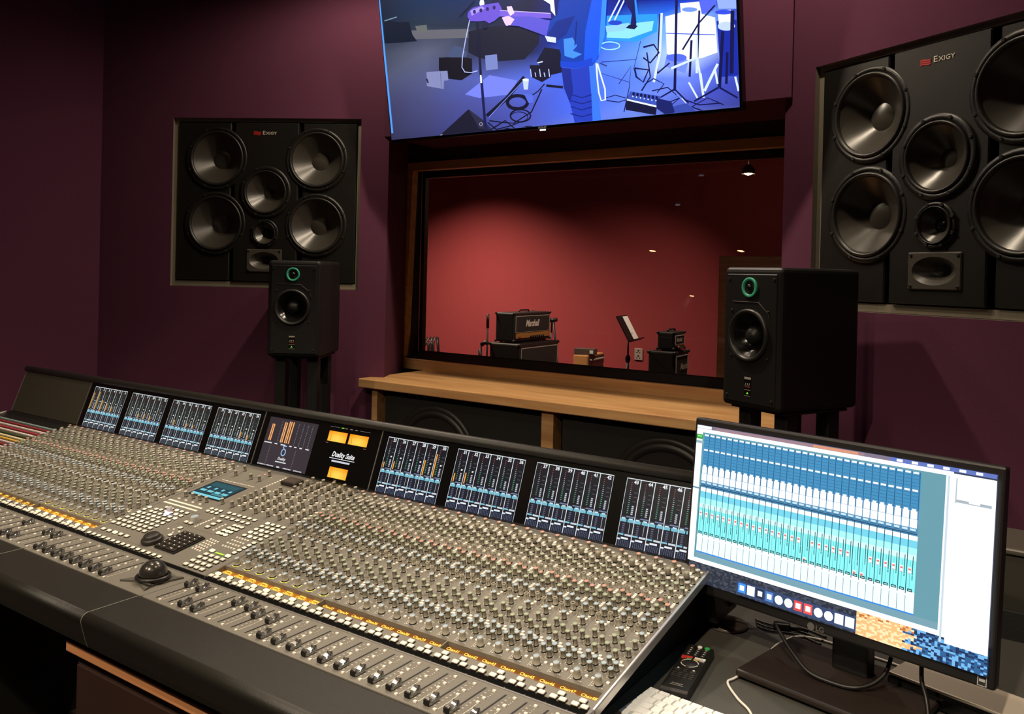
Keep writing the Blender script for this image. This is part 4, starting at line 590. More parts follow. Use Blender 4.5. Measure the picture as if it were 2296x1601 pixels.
SBTN=[(10.3,11.2,0),(-15.6,11.2,0),(8.4,59.8,1),(4.5,67.6,0),(-9.1,67.5,0),(-8.1,151.2,0),(7,151.2,0),(8.4,159.6,0),(8.8,199.5,0),(9.2,205.8,0),(9.4,212,0),(10.3,251,0),(10.5,257.5,0),(10.5,263.3,0),(-6.8,280.7,0),(10,287.2,0),(10.7,293.5,0),(-5.8,304.9,0),(10.7,315.7,0),(12.3,335.6,0),(11.3,360.8,0),(11.1,366.6,0),(-5,372.4,0),(-5.2,378.3,0),(12,387.5,0)]
knobs=[]; btns=[]
for k in range(1,49):
    for kd,uu,vv in STRIP: knobs.append((XK(k)+uu/1000,vv/1000,0,kd,random.uniform(-2.4,2.4)))
    for uu,vv,t in SBTN: btns.append((XK(k)+uu/1000+.0014,vv/1000-.0027,0,t))
# knobs of the centre section
for x,v in [(-1305,185),(-1274,185),(-1247,185),(-1219,185),(-1171,196),(-1307,373),(-1301,338),(-1239,339),(-1205,339),(-1207,375)]: knobs.append((x/1000,v/1000,0,'w' if v<200 else 'm',random.uniform(-2,2)))
for i,x in enumerate((-1131,-1086,-1042,-998,-957,-914)):
    for j,v in enumerate((195,214,233,250,268,292,310)):
        if (i,j) in ((0,6),): continue
        knobs.append((x/1000+(j%2)*.003,v/1000,0,'m',random.uniform(-2,2)))
for i in range(5):
    for j,v in enumerate((330,350,372,392)): knobs.append((-1.055+i*.0385,v/1000,0,('m','m','B','m')[j],random.uniform(-2,2)))
ks=near(knobs,KP,100); meshes={}
for it in ks[:100]:
    kd=it[3]
    M_=KP@T(it[0],it[1],0)
    if kd not in meshes:
        o=KM[kd][0].build('knob',KM[kd][1],con); meshes[kd]=o; o.rotation_euler=(SA,0,0); o.location=M_.translation
    else:
        o=meshes[kd].copy(); COL.objects.link(o); o.location=M_.translation
rest=MB(KP); mats=[KNOB,SKIRT,CAPB,CAPG,CAPR,CAPW]; ci={'pot':2,'b':2,'g':3,'r':4,'w':5,'c':0,'B':0,'m':0}
for it in ks[100:]:
    m=KM[it[3]][0]; c_,s_=math.cos(it[4]*.35),math.sin(it[4]*.35); x,v=it[0],it[1]; o=len(rest.v)
    for a,bb,z in m.v:
        q=KP@Vector((x+a*c_-bb*s_,v+a*s_+bb*c_,z)); rest.v.append((q.x,q.y,q.z))
    for q in m.f: rest.f.append(tuple(o+i for i in q))
    rest.mi+=[ci[it[3]] if i==2 else i for i in m.mi]; rest.sm+=m.sm; rest.c+=m.c
rest.build('knob',mats,con)['kind']='stuff'
# push buttons among the knobs and over the centre section
def grid(p0,p1,p2,nx,ny,t):
    for i in range(nx):
        for j in range(ny):
            a=i/max(1,nx-1); c=j/max(1,ny-1)
            btns.append(((p0[0]+(p1[0]-p0[0])*a+(p2[0]-p0[0])*c)/1000+.003,(p0[1]+(p1[1]-p0[1])*a+(p2[1]-p0[1])*c)/1000-.004,0,t if not callable(t) else t(i,j)))
rnd=lambda *lit:(lambda i,j:5 if (i,j) in lit else 4)
grid((-1336,7),(-1212,10),(-1338,23),7,2,2)
grid((-1333,41),(-1212,42),(-1333,72),7,3,rnd((0,2),(3,2)))
grid((-1290,88),(-1208,88),(-1290,121),5,3,rnd((4,0),(2,2),(3,1))); grid((-1335,88),(-1306,88),(-1335,102),2,2,rnd((0,1)))
grid((-1322,-27),(-1228,-25),(-1322,-27),5,1,lambda i,j:3 if i==2 else 2)
grid((-1337,-54),(-1058,-53),(-1337,-54),15,1,4)
for x,v in ((-1154,48),(-1169,44),(-1151,58),(-1134,25),(-1130,46),(-1140,36),(-1146,60)): btns.append((x/1000+.002,v/1000-.003,0,4 if v in(25,60) else 0))
grid((-1162,88),(-1145,88),(-1162,88),2,1,2); grid((-1119,82),(-1116,132),(-1119,82),8,1,0); grid((-1088,93),(-1088,125),(-1088,93),3,1,2); grid((-1060,89),(-1059,121),(-1060,89),5,1,0)
grid((-1169,153),(-1135,153),(-1171,166),3,2,4); grid((-1106,148),(-1012,148),(-1106,168),6,2,4)
grid((-1036,84),(-1010,84),(-1033,127),3,4,rnd((0,0),(2,0),(1,1))); grid((-967,103),(-913,104),(-967,169),4,5,rnd((0,4),(3,3),(0,1),(1,0),(1,2)))
grid((-970,47),(-932,47),(-974,88),5,4,0); grid((-915,35),(-913,86),(-915,35),5,1,4); grid((-1024,8),(-996,6),(-1024,55),4,6,0)
grid((-970,-47),(-915,-47),(-970,-30),4,2,2); grid((-970,-13),(-914,-13),(-968,2),4,2,2); btns.append((-.967,.015,0,3)); btns.append((-.912,.014,0,3))
grid((-1157,308),(-1152,384),(-1157,308),10,1,0); grid((-1312,171),(-1225,171),(-1312,171),4,1,1)
grid((-1312,307),(-1194,309),(-1312,307),9,1,6)
for i in range(6):
    for v in (205,223,241,259,280,300): btns.append((-1.118+i*.0435,v/1000,0,1)); btns.append((-1.106+i*.0435,v/1000+.004,0,0))
for i in range(6):
    for v in (320,340,361,382,400): btns.append((-1.068+i*.0335,v/1000,0,0))
# channel row under the name displays
cbt=[]
for k in range(1,49):
    lit=17<=k<=32
    for uu,vv,l in ((-7.7,-58.6,0),(-.3,-47.3,lit),(8.4,-58.6,0)): cbt.append((XK(k)+uu/1000,vv/1000,0,3 if l else 2))
BT={0:(.0052,.0041,.0024,0),1:(.0090,.0042,.0024,0),2:(.0118,.0082,.0045,0),3:(.0122,.0086,.0048,1),4:(.0100,.0082,.0036,0),5:(.0104,.0086,.0038,1),6:(.012,.0018,.0004,0)}
def btnmesh(t,bev=True):
    w_,d_,h_,l=BT[t]; m=MB()
    if t in(2,3,4,5): m.box(-w_/2,w_/2,-d_/2,d_/2,.0008,h_,1 if l else 0,bev=.0024 if t in(4,5) else .0014,seg=2,smooth=True); m.box(-w_/2-.0006,w_/2+.0006,-d_/2-.0006,d_/2+.0006,0,.0009,2)
    else: m.box(-w_/2,w_/2,-d_/2,d_/2,0,h_,1 if l else 0)
    return m
BM={t:btnmesh(t) for t in BT}; BMATS=[BTN,LIT,SKIRT]
def place(items,name,M,n=100,rx=SA):
    it_=near(items,M,n); first={}
    for it in it_[:n]:
        t=it[3]; p=(M@T(*it[:3])).translation
        if t not in first: o=BM[t].build(name,BMATS,con); o.rotation_euler=(rx,0,0); first[t]=o
        else: o=first[t].copy(); COL.objects.link(o)
        o.location=p
    if len(it_)>n:
        r_=MB(M)
        for it in it_[n:]:
            m=BM[it[3]]; o=len(r_.v)
            r_.v+=[tuple(M@Vector((it[0]+a,it[1]+bb,it[2]+z))) for a,bb,z in m.v]; r_.f+=[tuple(o+i for i in q) for q in m.f]; r_.mi+=m.mi; r_.sm+=m.sm; r_.c+=m.c
        r_.build(name,BMATS,con)['kind']='stuff'
place([x for x in btns if x[3] in(0,1,6)],'small_button',KP); place([x for x in btns if x[3] in(2,3,4,5)],'section_button',KP); place(cbt,'channel_button',KP)
# printed marks and lamps on the knob surface
b=MB(KP)
for it in knobs:
    x,v,kd=it[0],it[1],it[3]; rr=.0085 if kd=='pot' else .0066
    for a in (-.9,.3,1.3,2.2,3.4):
        px,py=x+rr*math.cos(a),v+rr*math.sin(a); b.quad(px-.0008,px+.0008,py-.0006,py+.0006,.0003,0)
    if kd=='pot':
        b.quad(x-.0125,x-.0119,v-.010,v+.004,.0003,0)
        for q in (-.0085,.0095): b.quad(x+q-.0015,x+q+.0015,v-.0075,v-.0062,.0003,0)
for k in range(1,49):
    x=XK(k)
    for v in (.0185,.062,.124,.142,.193,.275,.31,.349): b.quad(x-.010,x-.003,v,v+.0008,.0003,0); b.quad(x+.001,x+.007,v+.002,v+.0028,.0003,0)
    b.quad(x-P/2-.0002,x-P/2+.0002,.004,.40,.0002,1)
for v in (140,155):  b.quad(-1.333,-1.197,v/1000-.004,v/1000+.002,.0003,0)
b.quad(-1.338,-1.17,.128,.1287,.0003,1); b.quad(-1.12,-.89,.137,.1376,.0003,1); b.quad(-1.18,-1.03,.071,.0716,.0003,1); b.quad(-1.345,-1.06,-.042,-.0415,.0003,1)
b.build('panel_markings',[SILK,mat('panel_line',(92,88,80),.6)],con)
b=MB(KP)
for k in range(17,33):
    for i in range(9):
        a=-2.1+i*.27; b.quad(XK(k)+.0096*math.cos(a)-.0010,XK(k)+.0096*math.cos(a)+.0010,.0096*math.sin(a)-.0009,.0096*math.sin(a)+.0009,.0006)
for x,v in ((-1.1935,.369),(-1.09,.262)): b.quad(x-.0015,x+.0015,v-.0012,v+.0012,.0008)
b.build('level_lamps',mat('lamp_yellow_green',(225,215,70),.5,emit=.9),con)
b=MB(KP); b.quad(-1.2265,-1.2215,.371,.375,.003); b.quad(-1.016,-1.011,.006,.0095,.003); b.build('red_lamps',mat('lamp_pink',(235,120,150),.5,emit=1),con)
b=MB(KP); b.box(-1.255,-1.243,.087,.097,.002,.0055,bev=.001); b.build('blue_lamp',mat('lamp_blue',(170,176,255),.4,emit=7),con)
# big knobs, jog wheel, keypad, small display of the centre section
b=MB(KP@T(-1.141,.095,0)).lathe([(.0098,0),(.0095,.014),(.0088,.0155)],24,0).lathe([(.0088,.0155),(0,.0157)],24,1); b.build('monitor_knob',[CAPW,CAPB],con)
b=MB(KP@T(-1.262,.108,0)).lathe([(.0070,0),(.0065,.010),(.0060,.011),(0,.0112)],20,0); b.lathe([(.0072,0),(.0072,.003),(.0065,.0031)],20,1); b.build('select_knob',[CAPW,CAPR],con)
jw=mat('jog_rubber',(44,40,36),.45)
b=MB(KP@T(-1.144,-.016,0)).lathe([(.0235,0),(.0245,.003),(.0240,.008),(.0215,.0105),(.019,.0112)],36).lathe([(.019,.0112),(.0175,.0165),(.0150,.0185),(0,.0190)],32); b.build('jog_wheel',jw,con)
kb=MB(KP).box(-1.111,-1.037,-.034,.048,0,.004,bev=.001).build('keypad',mat('keypad_black',(20,17,15),.5),con)
KEYM=mat('keypad_key',(40,35,30),.45); km=MB(KP)
for i in range(4):
    for j in range(6):
        if j==0 and i==3: continue
        w2=.0165 if not (j==0 and i==2) else .034
        x=-1.109+i*.018; y=-.032+j*.0132; k_=MB(KP).box(x,x+w2-.001,y,y+.0118,.004,.0075,bev=.0014).quad(x+w2*.4,x+w2*.6,y+.005,y+.0075,.0077,1); k_.build('key',[KEYM,SILK],kb)
lc=MB(KP); lc.box(-1.322,-1.193,.200,.290,0,.0008,1); z=.0012
lc.quad(-1.316,-1.197,.204,.286,z,0,None,(22,58,72))
def lq(x0,x1,y0,y1,c):
    global z; z+=.00003; lc.quad(x0,x1,y0,y1,z,0,None,c)
for i in range(4):
    x=-1.312+i*.029; lq(x,x+.022,.229,.239,(120,205,215)); lq(x+.007,x+.016,.246,.256,(120,210,220))
lq(-1.316,-1.197,.206,.215,(130,225,235)); lq(-1.314,-1.20,.2085,.2095,(60,130,140))
for i in range(5): lq(-1.310,-1.205-.006*(i%2),.262+i*.0042,.2632+i*.0042,(52,120,120))
for i in range(8): lq(-1.252+i*.006,-1.249+i*.006,.2195,.2265,(95,175,185))
lc.build('small_display',[SCR,BLK],con)
b=MB(KP); b.quad(-.951,-.923,.010,.014,.003); b.build('green_counter',mat('lamp_green',(150,215,50),.5,emit=.9),con)
# faders: slots, scales and caps
secs=[[XK(k)+.0066 for k in range(1,25)],[-1.0495-.0375*i for i in range(8)],[XK(k)+.0066 for k in range(25,49)]]; slots=sum(secs,[])
for sec in secs:
    b=MB(FP)
    for x in sec: b.quad(x-.0015,x+.0015,-.192,-.096,.0004,0)
    b.build('fader_slots',[SKIRT],con)
    b=MB(FP)
    for x in sec:
        for i in range(9): b.quad(x+.0074,x+.0106,-.1860+i*.0093,-.1834+i*.0093,.0005,1)
        for i in range(12): b.quad(x+.0184,x+.0206,-.1898+i*.0029,-.1885+i*.0029,.0005,0)
        for i in range(3):
            b.quad(x+.0180,x+.0189,-.156+i*.004,-.1520+i*.004,.0005,0); b.quad(x+.0184,x+.0206,-.118+i*.0052,-.1170+i*.0052,.0005,0)
        b.quad(x+.0150,x+.0154,-.20,-.086,.0003,2); b.quad(x+.0076,x+.0106,-.1014,-.0998,.0005,1)
    b.build('fader_scales',[SILK,mat('scale_grey',(190,185,172),.6),mat('panel_green_line',(140,140,120),.6)],con)
fb=[]
for x in slots:
    for y in (-.0967,-.1234,-.1388,-.193): fb.append((x+.0172,y-.0015,0,0))
place(fb,'fader_button',FP,100,0)
# crinkled metal-look caps
def capmesh():
    m=MB(); n=9; vs=[]; L=.0245; W_=.0058; rnd_=random.Random(4)
    prof=[.0098,.0115,.0096,.0082,.0078,.0082,.0098,.0122,.0108]
    for i in range(n):
        y=-L/2+L*i/(n-1); h=prof[i]
        for x,z in ((-W_,.0012),(-W_*.96,h*.62),(-W_*.72,h),(W_*.72,h*.97),(W_*.96,h*.6),(W_,.0012)): vs.append((x+rnd_.uniform(-.0003,.0003),y+rnd_.uniform(-.0004,.0004),z+(rnd_.uniform(-.0013,.0013) if z>.002 else 0)))
    fs=[(i*6+j,i*6+j+1,(i+1)*6+j+1,(i+1)*6+j) for i in range(n-1) for j in range(5)]+[tuple(range(5,-1,-1)),tuple((n-1)*6+j for j in range(6))]
    m.add([(a,bb,c) for a,bb,c in vs],[q[::-1] for q in fs],0,False); m.box(-W_*.9,W_*.9,-L/2-.0012,-L/2+.002,.0015,.009,1,bev=.0006); m.box(-.0012,.0012,-.006,.006,0,.003,1)
    return m
CAPM=capmesh(); FOIL=mat('fader_cap_metal',(165,163,160),.2,metal=.92); first=None
pos={25:-.115,26:-.116,29:-.118,30:-.118,31:-.133,32:-.132,20:-.111,24:-.12,23:-.12,12:-.13,13:-.12,7:-.14}
fl=[(XK(k)+.0066,pos.get(k,-.181)) for k in range(1,49)]+[(-1.0495-.0375*i,-.182) for i in range(8)]
for x,y in fl:
    p=(FP@T(x,y,0)).translation
    if first is None: first=CAPM.build('fader_cap',[FOIL,SKIRT],con); o=first
    else: o=first.copy(); COL.objects.link(o)
    o.location=p
# trackball in its star-shaped mount
M_=FP@T(-.941,-.144,0); b=MB(M_)
star=[(-.047,-.043),(-.016,-.026),(.039,-.043),(.027,-.012),(.040,.043),(.014,.029),(-.043,.043),(-.028,.012)]
b.prism(star,0,.004,axis='z',M=None); to=b.build('trackball_mount',mat('mount_grey',(104,100,92),.35,metal=.2),con)
MB(M_).lathe([(.030,.004),(.0345,.007),(.0345,.011),(.0305,.0135),(.027,.011)],36).build('retaining_ring',mat('ring_black',(30,27,25),.35),to)
MB(M_).lathe([(.0275*math.cos(t),.014+.0275*math.sin(t)) for t in [i*PI/2/10 for i in range(10)]]+[(0,.0415)],36).build('ball',mat('ball_dark',(72,68,64),.22,metal=.5),to)
MB(M_).box(.012,.034,-.032,-.024,.004,.008,bev=.002).build('ball_button',jw,to)
# display bridge
b=MB(CM); ts=(math.cos(SB),math.sin(SB)); ny=(-math.sin(SB),math.cos(SB)); fy=lambda t,n:(Y4+t*ts[0]+n*ny[0],Z4+t*ts[1]+n*ny[1])
hood=[fy(.151,0),fy(.1515,.007)]+[fy(.161+.0105*math.sin(a),.007+.0105*math.cos(a)-.0105+.004) for a in [(-60+i*18)*PI/180 for i in range(9)]]
MB(CM).prism([fy(0,-.001),fy(.158,-.001),(.56,.215),(.56,-.05),(.45,-.05)][::-1],XL,.020).build('bridge_body',BLK,con)
MB(CM).prism(([fy(.150,-.001)]+[fy(.161+.0112*math.sin(a),.002+.0112*math.cos(a)) for a in [(-80+i*17)*PI/180 for i in range(12)]]+[fy(.168,-.012)])[::-1],XL,.021,smooth='arc').build('hood',LEATHER,con)
b=MB(SP)
for x0,x1 in ((XPL+.0005,XCL),(XCL,XCR),(XCR,.020)): b.quad(x0,x1,0,.152,.0004,0)
b.build('bridge_glass',GLOSSB,con)
MB(SP).quad(XL,XPL,0,.152,.0004).build('blank_panel',mat('olive_dark',(46,42,32),.6),con)
b=MB(SP)
for x in (XL+.001,XPL,XCL,XCR,.0185): b.box(x-.0013,x+.0013,0,.152,0,.0022)
b.box(XPL,.0185,-.0035,-.0018,0,.002)
b.build('bridge_dividers',SILV,con)
b=MB(KP); b.quad(XPL,.0185,.4065,VE,.0006,0); b.box(XPL,.0185,.4045,.4065,0,.0016,1)
for k in range(1,49): b.text(str(k),.0055,T(XK(k)-.003,.4095,.0008),2,align='CENTER')
b.build('number_strip',[BLK,SILV,mat('number_red',(150,96,86),.5)],con)
# the channel displays: six columns each
def chan_screen(x0,k0,hazy,lev):
    s=MB(SP); w_=.1942; h_=.1392; zz=[.0006]
    bg=(34,37,35) if hazy else (17,18,28); navy=(38,44,50) if hazy else (18,26,52); W1=(225,232,235)  # hazy: grey veil of the slanted view, put into the display colours
    def q(a,c,d,e,col,up=1):
        zz[0]+=.000004*up; s.quad(x0+a*w_,x0+c*w_,h_*(1-e),h_*(1-d),zz[0],0,None,col)
    q(0,1,0,1,bg); q(0,1,.88,1,navy); q(0,1,.655,.82,(24,26,38) if not hazy else (34,36,38))
    q(0,1,0,.012,W1)
    for c in range(7): a=c/6; q(a-.004 if c else 0,a+.005 if c<6 else 1,0,1,W1)
    CY=(120,190,210)
    for c in range(6):
        a=c/6; W_=1/6; p=lambda f:a+W_*f
        zz[0]+=.00001; s.text(str(k0+c),.0105,SPT(x0+p(.70)*w_,h_*.925,zz[0]),0,(240,244,248),'CENTER',bold=.03)
        for i in range(16):
            f=.055+i*.03; g=(150,80,70) if i<4 else ((150,160,165) if i<9 else ((84,150,124) if k0>24 else (150,165,150)))
            q(p(.36),p(.36+ (.07 if i<6 else .11)),f,f+.012,g)
        for f in (.20,.265,.33): q(p(.66),p(.90),f,f+.013,(72,74,80))
        for i in range(5): q(p(.66),p(.80),.40+i*.028,.418+i*.028,(190,198,210))
        if k0+c<33 : q(p(.66),p(.80),.335,.36,(235,238,240))
        q(p(.40),p(.95),.555,.575,(110,125,160)); q(p(.05),p(.4),.572,.576,(120,125,140))
        l=lev.get(k0+c,0)
        if l: q(p(.13),p(.23),.56-l,.56,(245,170,70))
        q(p(.04),p(.46),.60,.645,CY); q(p(.54),p(.97),.60,.645,CY); q(p(.10),p(.36),.585,.603,(205,235,245)); q(p(.62),p(.88),.585,.603,(205,235,245))
        for i in range(5): q(p(.24),p(.40),.668+i*.03,.684+i*.03,(92,95,125))
        q(p(.72),p(.75),.65,.80,(190,198,215))
        q(p(.03),p(.42),.815,.838,(130,195,215)); q(p(.50),p(.96),.815,.842,(205,215,228)); 
        q(p(.28),p(.78),.865,.892,(232,238,245)); q(p(.03),p(.24),.885,.908,(225,232,240))
        for i in range(6):
            for j in range(5): q(p(.16+i*.13),p(.21+i*.13),.912+j*.017,.921+j*.017,(105,112,125))
    return s.build('channel_display',SCR,con)
def SPT(x,y,z): return T(x,y,z)
lev={1:.40,2:.44,3:.26,4:.2,5:.14,9:.1,10:.12,11:.09,14:.12,16:.1,17:.08,23:.14,24:.1,25:.10,26:.14,29:.26,30:.40,31:.14,32:.18}
for i in range(4): chan_screen(-48*P+i*6*P+.0387-GAP,1+6*i,True,lev); chan_screen(-24*P+i*6*P+.0387,25+6*i,False,lev)
# centre display: bus meters with the emblem
s=MB(SP); zz=.0006; x0,x1,y0,y1=-1.315,-1.119,.003,.139
def q(a,c,d,e,col):
    global zz; zz+=.000006; s.quad(x0+a*(x1-x0),x0+c*(x1-x0),y0+d*(y1-y0),y0+e*(y1-y0),zz,0,None,col)
q(0,1,0,1,(52,44,50)); q(.0,1,0,.45,(56,48,55))
for xa in (.08,.115,.33,.365,.42,.455,.50): q(xa,xa+.022,.515,(.86 if xa<.2 else (.93 if xa<.4 else .96)),(250,175,105))
for xa in (.27,.345,.62,.72,.81,.90):
    for i in range(15): q(xa,xa+.012,.5+i*.031,.508+i*.031,(150,165,175))
for xa in (.16,.70):
    for i in range(12): q(xa,xa+.010,.06+i*.031,.067+i*.031,(170,172,180))
for xa,xb in ((.02,.18),(.24,.30),(.37,.47),(.55,.60),(.65,.70),(.76,.81),(.88,.95)): q(xa,xb,.46,.482,(225,225,232))
for xa in (.01,.19,.55,.77):
    for i in range(6): q(xa+i*.028,xa+.018+i*.028,.012,.032,(225,225,230))
q(.415,.475,.012,.035,(230,230,235))
zz+=.0001; s.text('\u03b4',.040,T(x0+.47*(x1-x0),y0+.255*(y1-y0),zz),0,(150,185,225),'CENTER',bold=.0); zz+=.0001
s.text('Duality',.0105,T(x0+.47*(x1-x0),y0+.17*(y1-y0),zz),0,(240,240,245),'CENTER',shear=.2,bold=.02); q(.36,.58,.115,.135,(225,228,235))
s.build('bus_display',SCR,con)
# needle meters and the console's name
def vu(xa,xb,ya,yb):
    s=MB(SP); n=6
    for i in range(n):
        for j in range(n):
            vs=[];cs=[]
            for a,c in ((i,j),(i+1,j),(i+1,j+1),(i,j+1)):
                f=a/n; g=c/n; d=min(1,((f-.5)**2*2.2+(g-.25)**2*1.3)); vs.append((xa+(xb-xa)*f,ya+(yb-ya)*g,.0008)); cs.append((255,int(218-70*d),int(90-80*d)))
            s.add(vs,[(0,1,2,3)],0,False,None,tuple(cs))
    for i in range(7):
        x=xa+(xb-xa)*(.2+.1*i); s.quad(x-.0006,x+.0006,ya+(yb-ya)*(.74-.02*abs(i-3)),ya+(yb-ya)*(.80-.02*abs(i-3)),.001,0,None,(140,90,10))
    s.add([(xa+(xb-xa)*.18,ya+(yb-ya)*.1,.0011),(xa+(xb-xa)*.2,ya+(yb-ya)*.1,.0011),(xa+(xb-xa)*.12,ya+(yb-ya)*.8,.0011)],[(0,1,2)],0,False,None,(110,60,10))
    s.build('needle_meter',VU,con)
vu(-1.0725,-1.0044,.1015,.1288); vu(-.9956,-.9277,.1015,.1288); vu(-1.0362,-.9690,.0095,.0369)
s=MB(SP); s.text('Duality Suite',.0185,T(-1.000,.064,.0010),0,(246,246,250),'CENTER',shear=.28,bold=.022,sx=.86); s.quad(-1.047,-.955,.0585,.0600,.001,0,None,(240,240,245)); s.quad(-1.036,-.970,.0500,.0545,.001,0,None,(205,210,225))
s.quad(-1.0735,-1.038,.1398,.1404,.001,0,None,(150,140,130)); s.quad(-.963,-.9265,.1398,.1404,.001,0,None,(150,140,130)); s.quad(-1.032,-1.022,.1388,.1412,.001,0,None,(140,220,60))
for x in (-1.014,-.995,-.977): s.quad(x-.005,x+.005,.1390,.1410,.001,0,None,(130,122,112))
for x,y in ((-1.0705,.0965),(-.932,.0965),(-1.005,.0045)): s.quad(x-.005,x+.005,y-.001,y+.001,.001,0,None,(120,80,60))
s.build('name_plate',SCR,con)
# jack field with coloured label strips, at the console's left end
MB(KP).box(XL+.006,XPL-.001,-.065,VE,-.02,-.001).build('patch_panel',BLK,con)
cols=[(130,150,150),(150,50,60),(220,205,200),(170,60,72),(225,210,200),(70,84,56),(230,215,170),(225,180,70),(215,190,190),(150,50,56),(220,205,200),(84,96,70)]
for i,v in enumerate((.348,.331,.314,.297,.280,.263,.246,.229,.212,.195,.178,.161)):
    MB(KP).box(XL+.02,XPL-.004,v-.003,v+.003,-.001,.003).build('label_strip',mat('strip_%d'%i,cols[i],.5),con)
b=MB(KP)
for i in range(11):
    v=.3395-i*.017
    for j in range(36): b.lathe([(.0032,0),(.0018,.0006)],8,0,T(XL+.026+j*.012,v,-.0008))
b.build('jack_sockets',SILV,con)
# small dark box lying on the centre section
o=thing('small_box','small dark box lying on the middle of the console below the displays','box',(0,0,0)); M_=T(CX,CY,0)@KP@T(-1.103,.362,0)
o.location=M_.translation; o.rotation_euler=(SA,0,0)
MB().box(-.026,.026,-.017,.017,0.001,.010,bev=.0012).build('case',mat('box_brown_black',(34,27,22),.5),o); MB().box(-.021,.021,-.012,.012,.010,.0105).build('lid',mat('box_lid',(70,60,52),.4),o)
# pale wooden drawer unit tucked below the armrest
o=thing('drawer_unit','wood topped drawer unit standing under the console armrest at lower left','drawer unit',(-.838,-.06,0))
MB(T(.838,.06,ZO)).box(-1.012,-.548,-.281,.05,-.122,-.100,bev=.002).build('top_board',mat('pale_wood',(214,148,100),.45,var=.12,scale=9),o)
MB(T(.838,.06,ZO)).box(-1.0,-.56,-.262,.04,-.80,-.122).build('carcass',mat('dark_wood_side',(46,28,22),.6),o)
for i in range(3): MB(T(.838,.06,ZO)).box(-.995,-.565,-.268,-.260,-.345-.21*i,-.148-.21*i,bev=.002).build('drawer_front',mat('dark_wood_front',(52,32,25),.55),o)
# ---------------------------------------------------------------- side desk and what lies on it
ZD=ZO-.07
DESKM=mat('desk_grey',(70,68,63),.55,bump=.15,scale=500,var=.05)
o=thing('side_desk','dark grey desk at the right end of the console carrying the computer','desk',(.75,.35,0))
MB(T(-.75,-.35,0)).box(-.020,.93,-.35,.78,ZD-.03,ZD,bev=.002).build('top',DESKM,o)
for x in (.05,.88): MB(T(-.75,-.35,0)).box(x-.02,x+.02,-.25,.70,0,ZD-.03).build('leg_panel',DARK,o)
# computer monitor
mx,my,mz=.2409,.3547,ZO+.1941; my_=R(-11.72); tl=R(5.16)
o=thing('computer_monitor','black computer monitor showing a bright recording mixer window, at the right','monitor',(mx,my,ZD),my_)
MP=T(0,0,mz-ZD)@RX(-tl)          # local: x across, y back, z up the panel
W2,H0,H1=.2735,-.168,.161
MB(MP).box(-W2,W2,.0,.022,H0,H1,bev=.004).box(-.2635,.2635,-.0005,.004,-.148,.148).build('housing',mat('monitor_black',(24,22,21),.42),o)
MB(MP).box(-.2,.2,.02,.048,-.12,.12,bev=.012).build('back_cover',BLK,o)
nk=MB().box(-.005,.06,.048,.082,.014,.16,bev=.006).box(-.02,.075,.04,.075,.13,.22,bev=.005); nk.build('stand_neck',BLK,o)
MB().box(-.113,.172,-.088,.120,.0055,.018,bev=.004).build('stand_base',mat('base_brown_black',(40,32,28),.4),o)
for a_,b_ in ((-.095,-.07),(.155,-.07),(-.095,.10),(.155,.10)): MB().lathe([(.008,0),(.008,.006),(0,.006)],10,0,T(a_,b_,0)).build('foot',BLK,o)
s=MB(MP@RX(PI/2)); SW,SH=.527,.2965; zz=.0008
def q(a,c,d,e,col):       # fractions of the screen from its top left corner
    global zz; zz+=.0000035; s.quad(-SW/2+a*SW,-SW/2+c*SW,SH/2-e*SH,SH/2-d*SH,zz,0,None,col)
WH=(250,253,255)
q(0,1,0,1,(30,40,62)); 
# desktop picture along the bottom edge
rn=random.Random(3)
for i in range(120):
    for j in range(14):
        a=i/120; y=.865+j*.00965
        if a>.62:
            k=rn.random()
            c=((235,180,120) if k<.5 else (250,220,170)) if a<.80-(j%5)*.012+.02*rn.random() else ((40,90,140) if k<.35 else ((110,175,225) if k<.7 else (22,44,84)))
            if a<.8 and j<4 and k>.8: c=(190,110,60)
        else: c=[(52,58,72),(40,46,60),(66,72,86),(34,40,54)][int(rn.random()*4)]
        q(a,a+.0086,y,y+.0098,c)
q(0,1,0,.022,(120,110,130)); q(.0,.06,.002,.02,(240,240,245)); q(.08,.62,.004,.02,(150,120,130)); q(.45,.6,.004,.02,(205,140,110)); q(.7,1,0,.022,(90,110,180))
for i in range(6): q(.72+i*.045,.738+i*.045,.004,.018,WH)
q(0,.885,.022,.872,WH); q(.885,1,.03,.90,WH); q(.025,.865,.045,.845,(96,146,160)); q(.87,.876,.045,.9,(190,205,215)); 
q(.9,.995,.05,.155,(255,255,255)); q(.893,.896,.05,.18,(160,170,180)); q(.895,.99,.160,.175,(160,170,178)); q(.93,.96,.155,.17,WH)
q(.0,.026,.06,.09,(40,150,60)); q(.004,.022,.068,.076,(140,220,130)); q(0,.03,.10,.118,(140,170,180)); q(0,.03,.40,.41,(90,130,150))
MX0,MX1=.032,.795; n=32; cw=(MX1-MX0)/n
q(MX0,MX1,.055,.305,(62,134,178)); q(MX0,MX1,.305,.395,(74,130,166))
q(MX0,MX1,.395,.705,(150,236,232)); q(MX0,MX1,.395,.42,(235,250,252)); q(MX0,MX1,.42,.46,(110,200,222)); q(MX0,MX1,.46,.495,(160,245,238)); q(MX0,MX1,.495,.525,(200,246,242)); q(MX0,MX1,.525,.69,(130,232,232))
q(MX0,MX1,.69,.705,(230,250,250)); q(MX0,MX1,.705,.80,(225,243,246)); q(MX0,MX1,.80,.808,(50,130,215)); q(MX0,.865,.808,.845,(112,152,166))
low={17,24,25}; none=set()
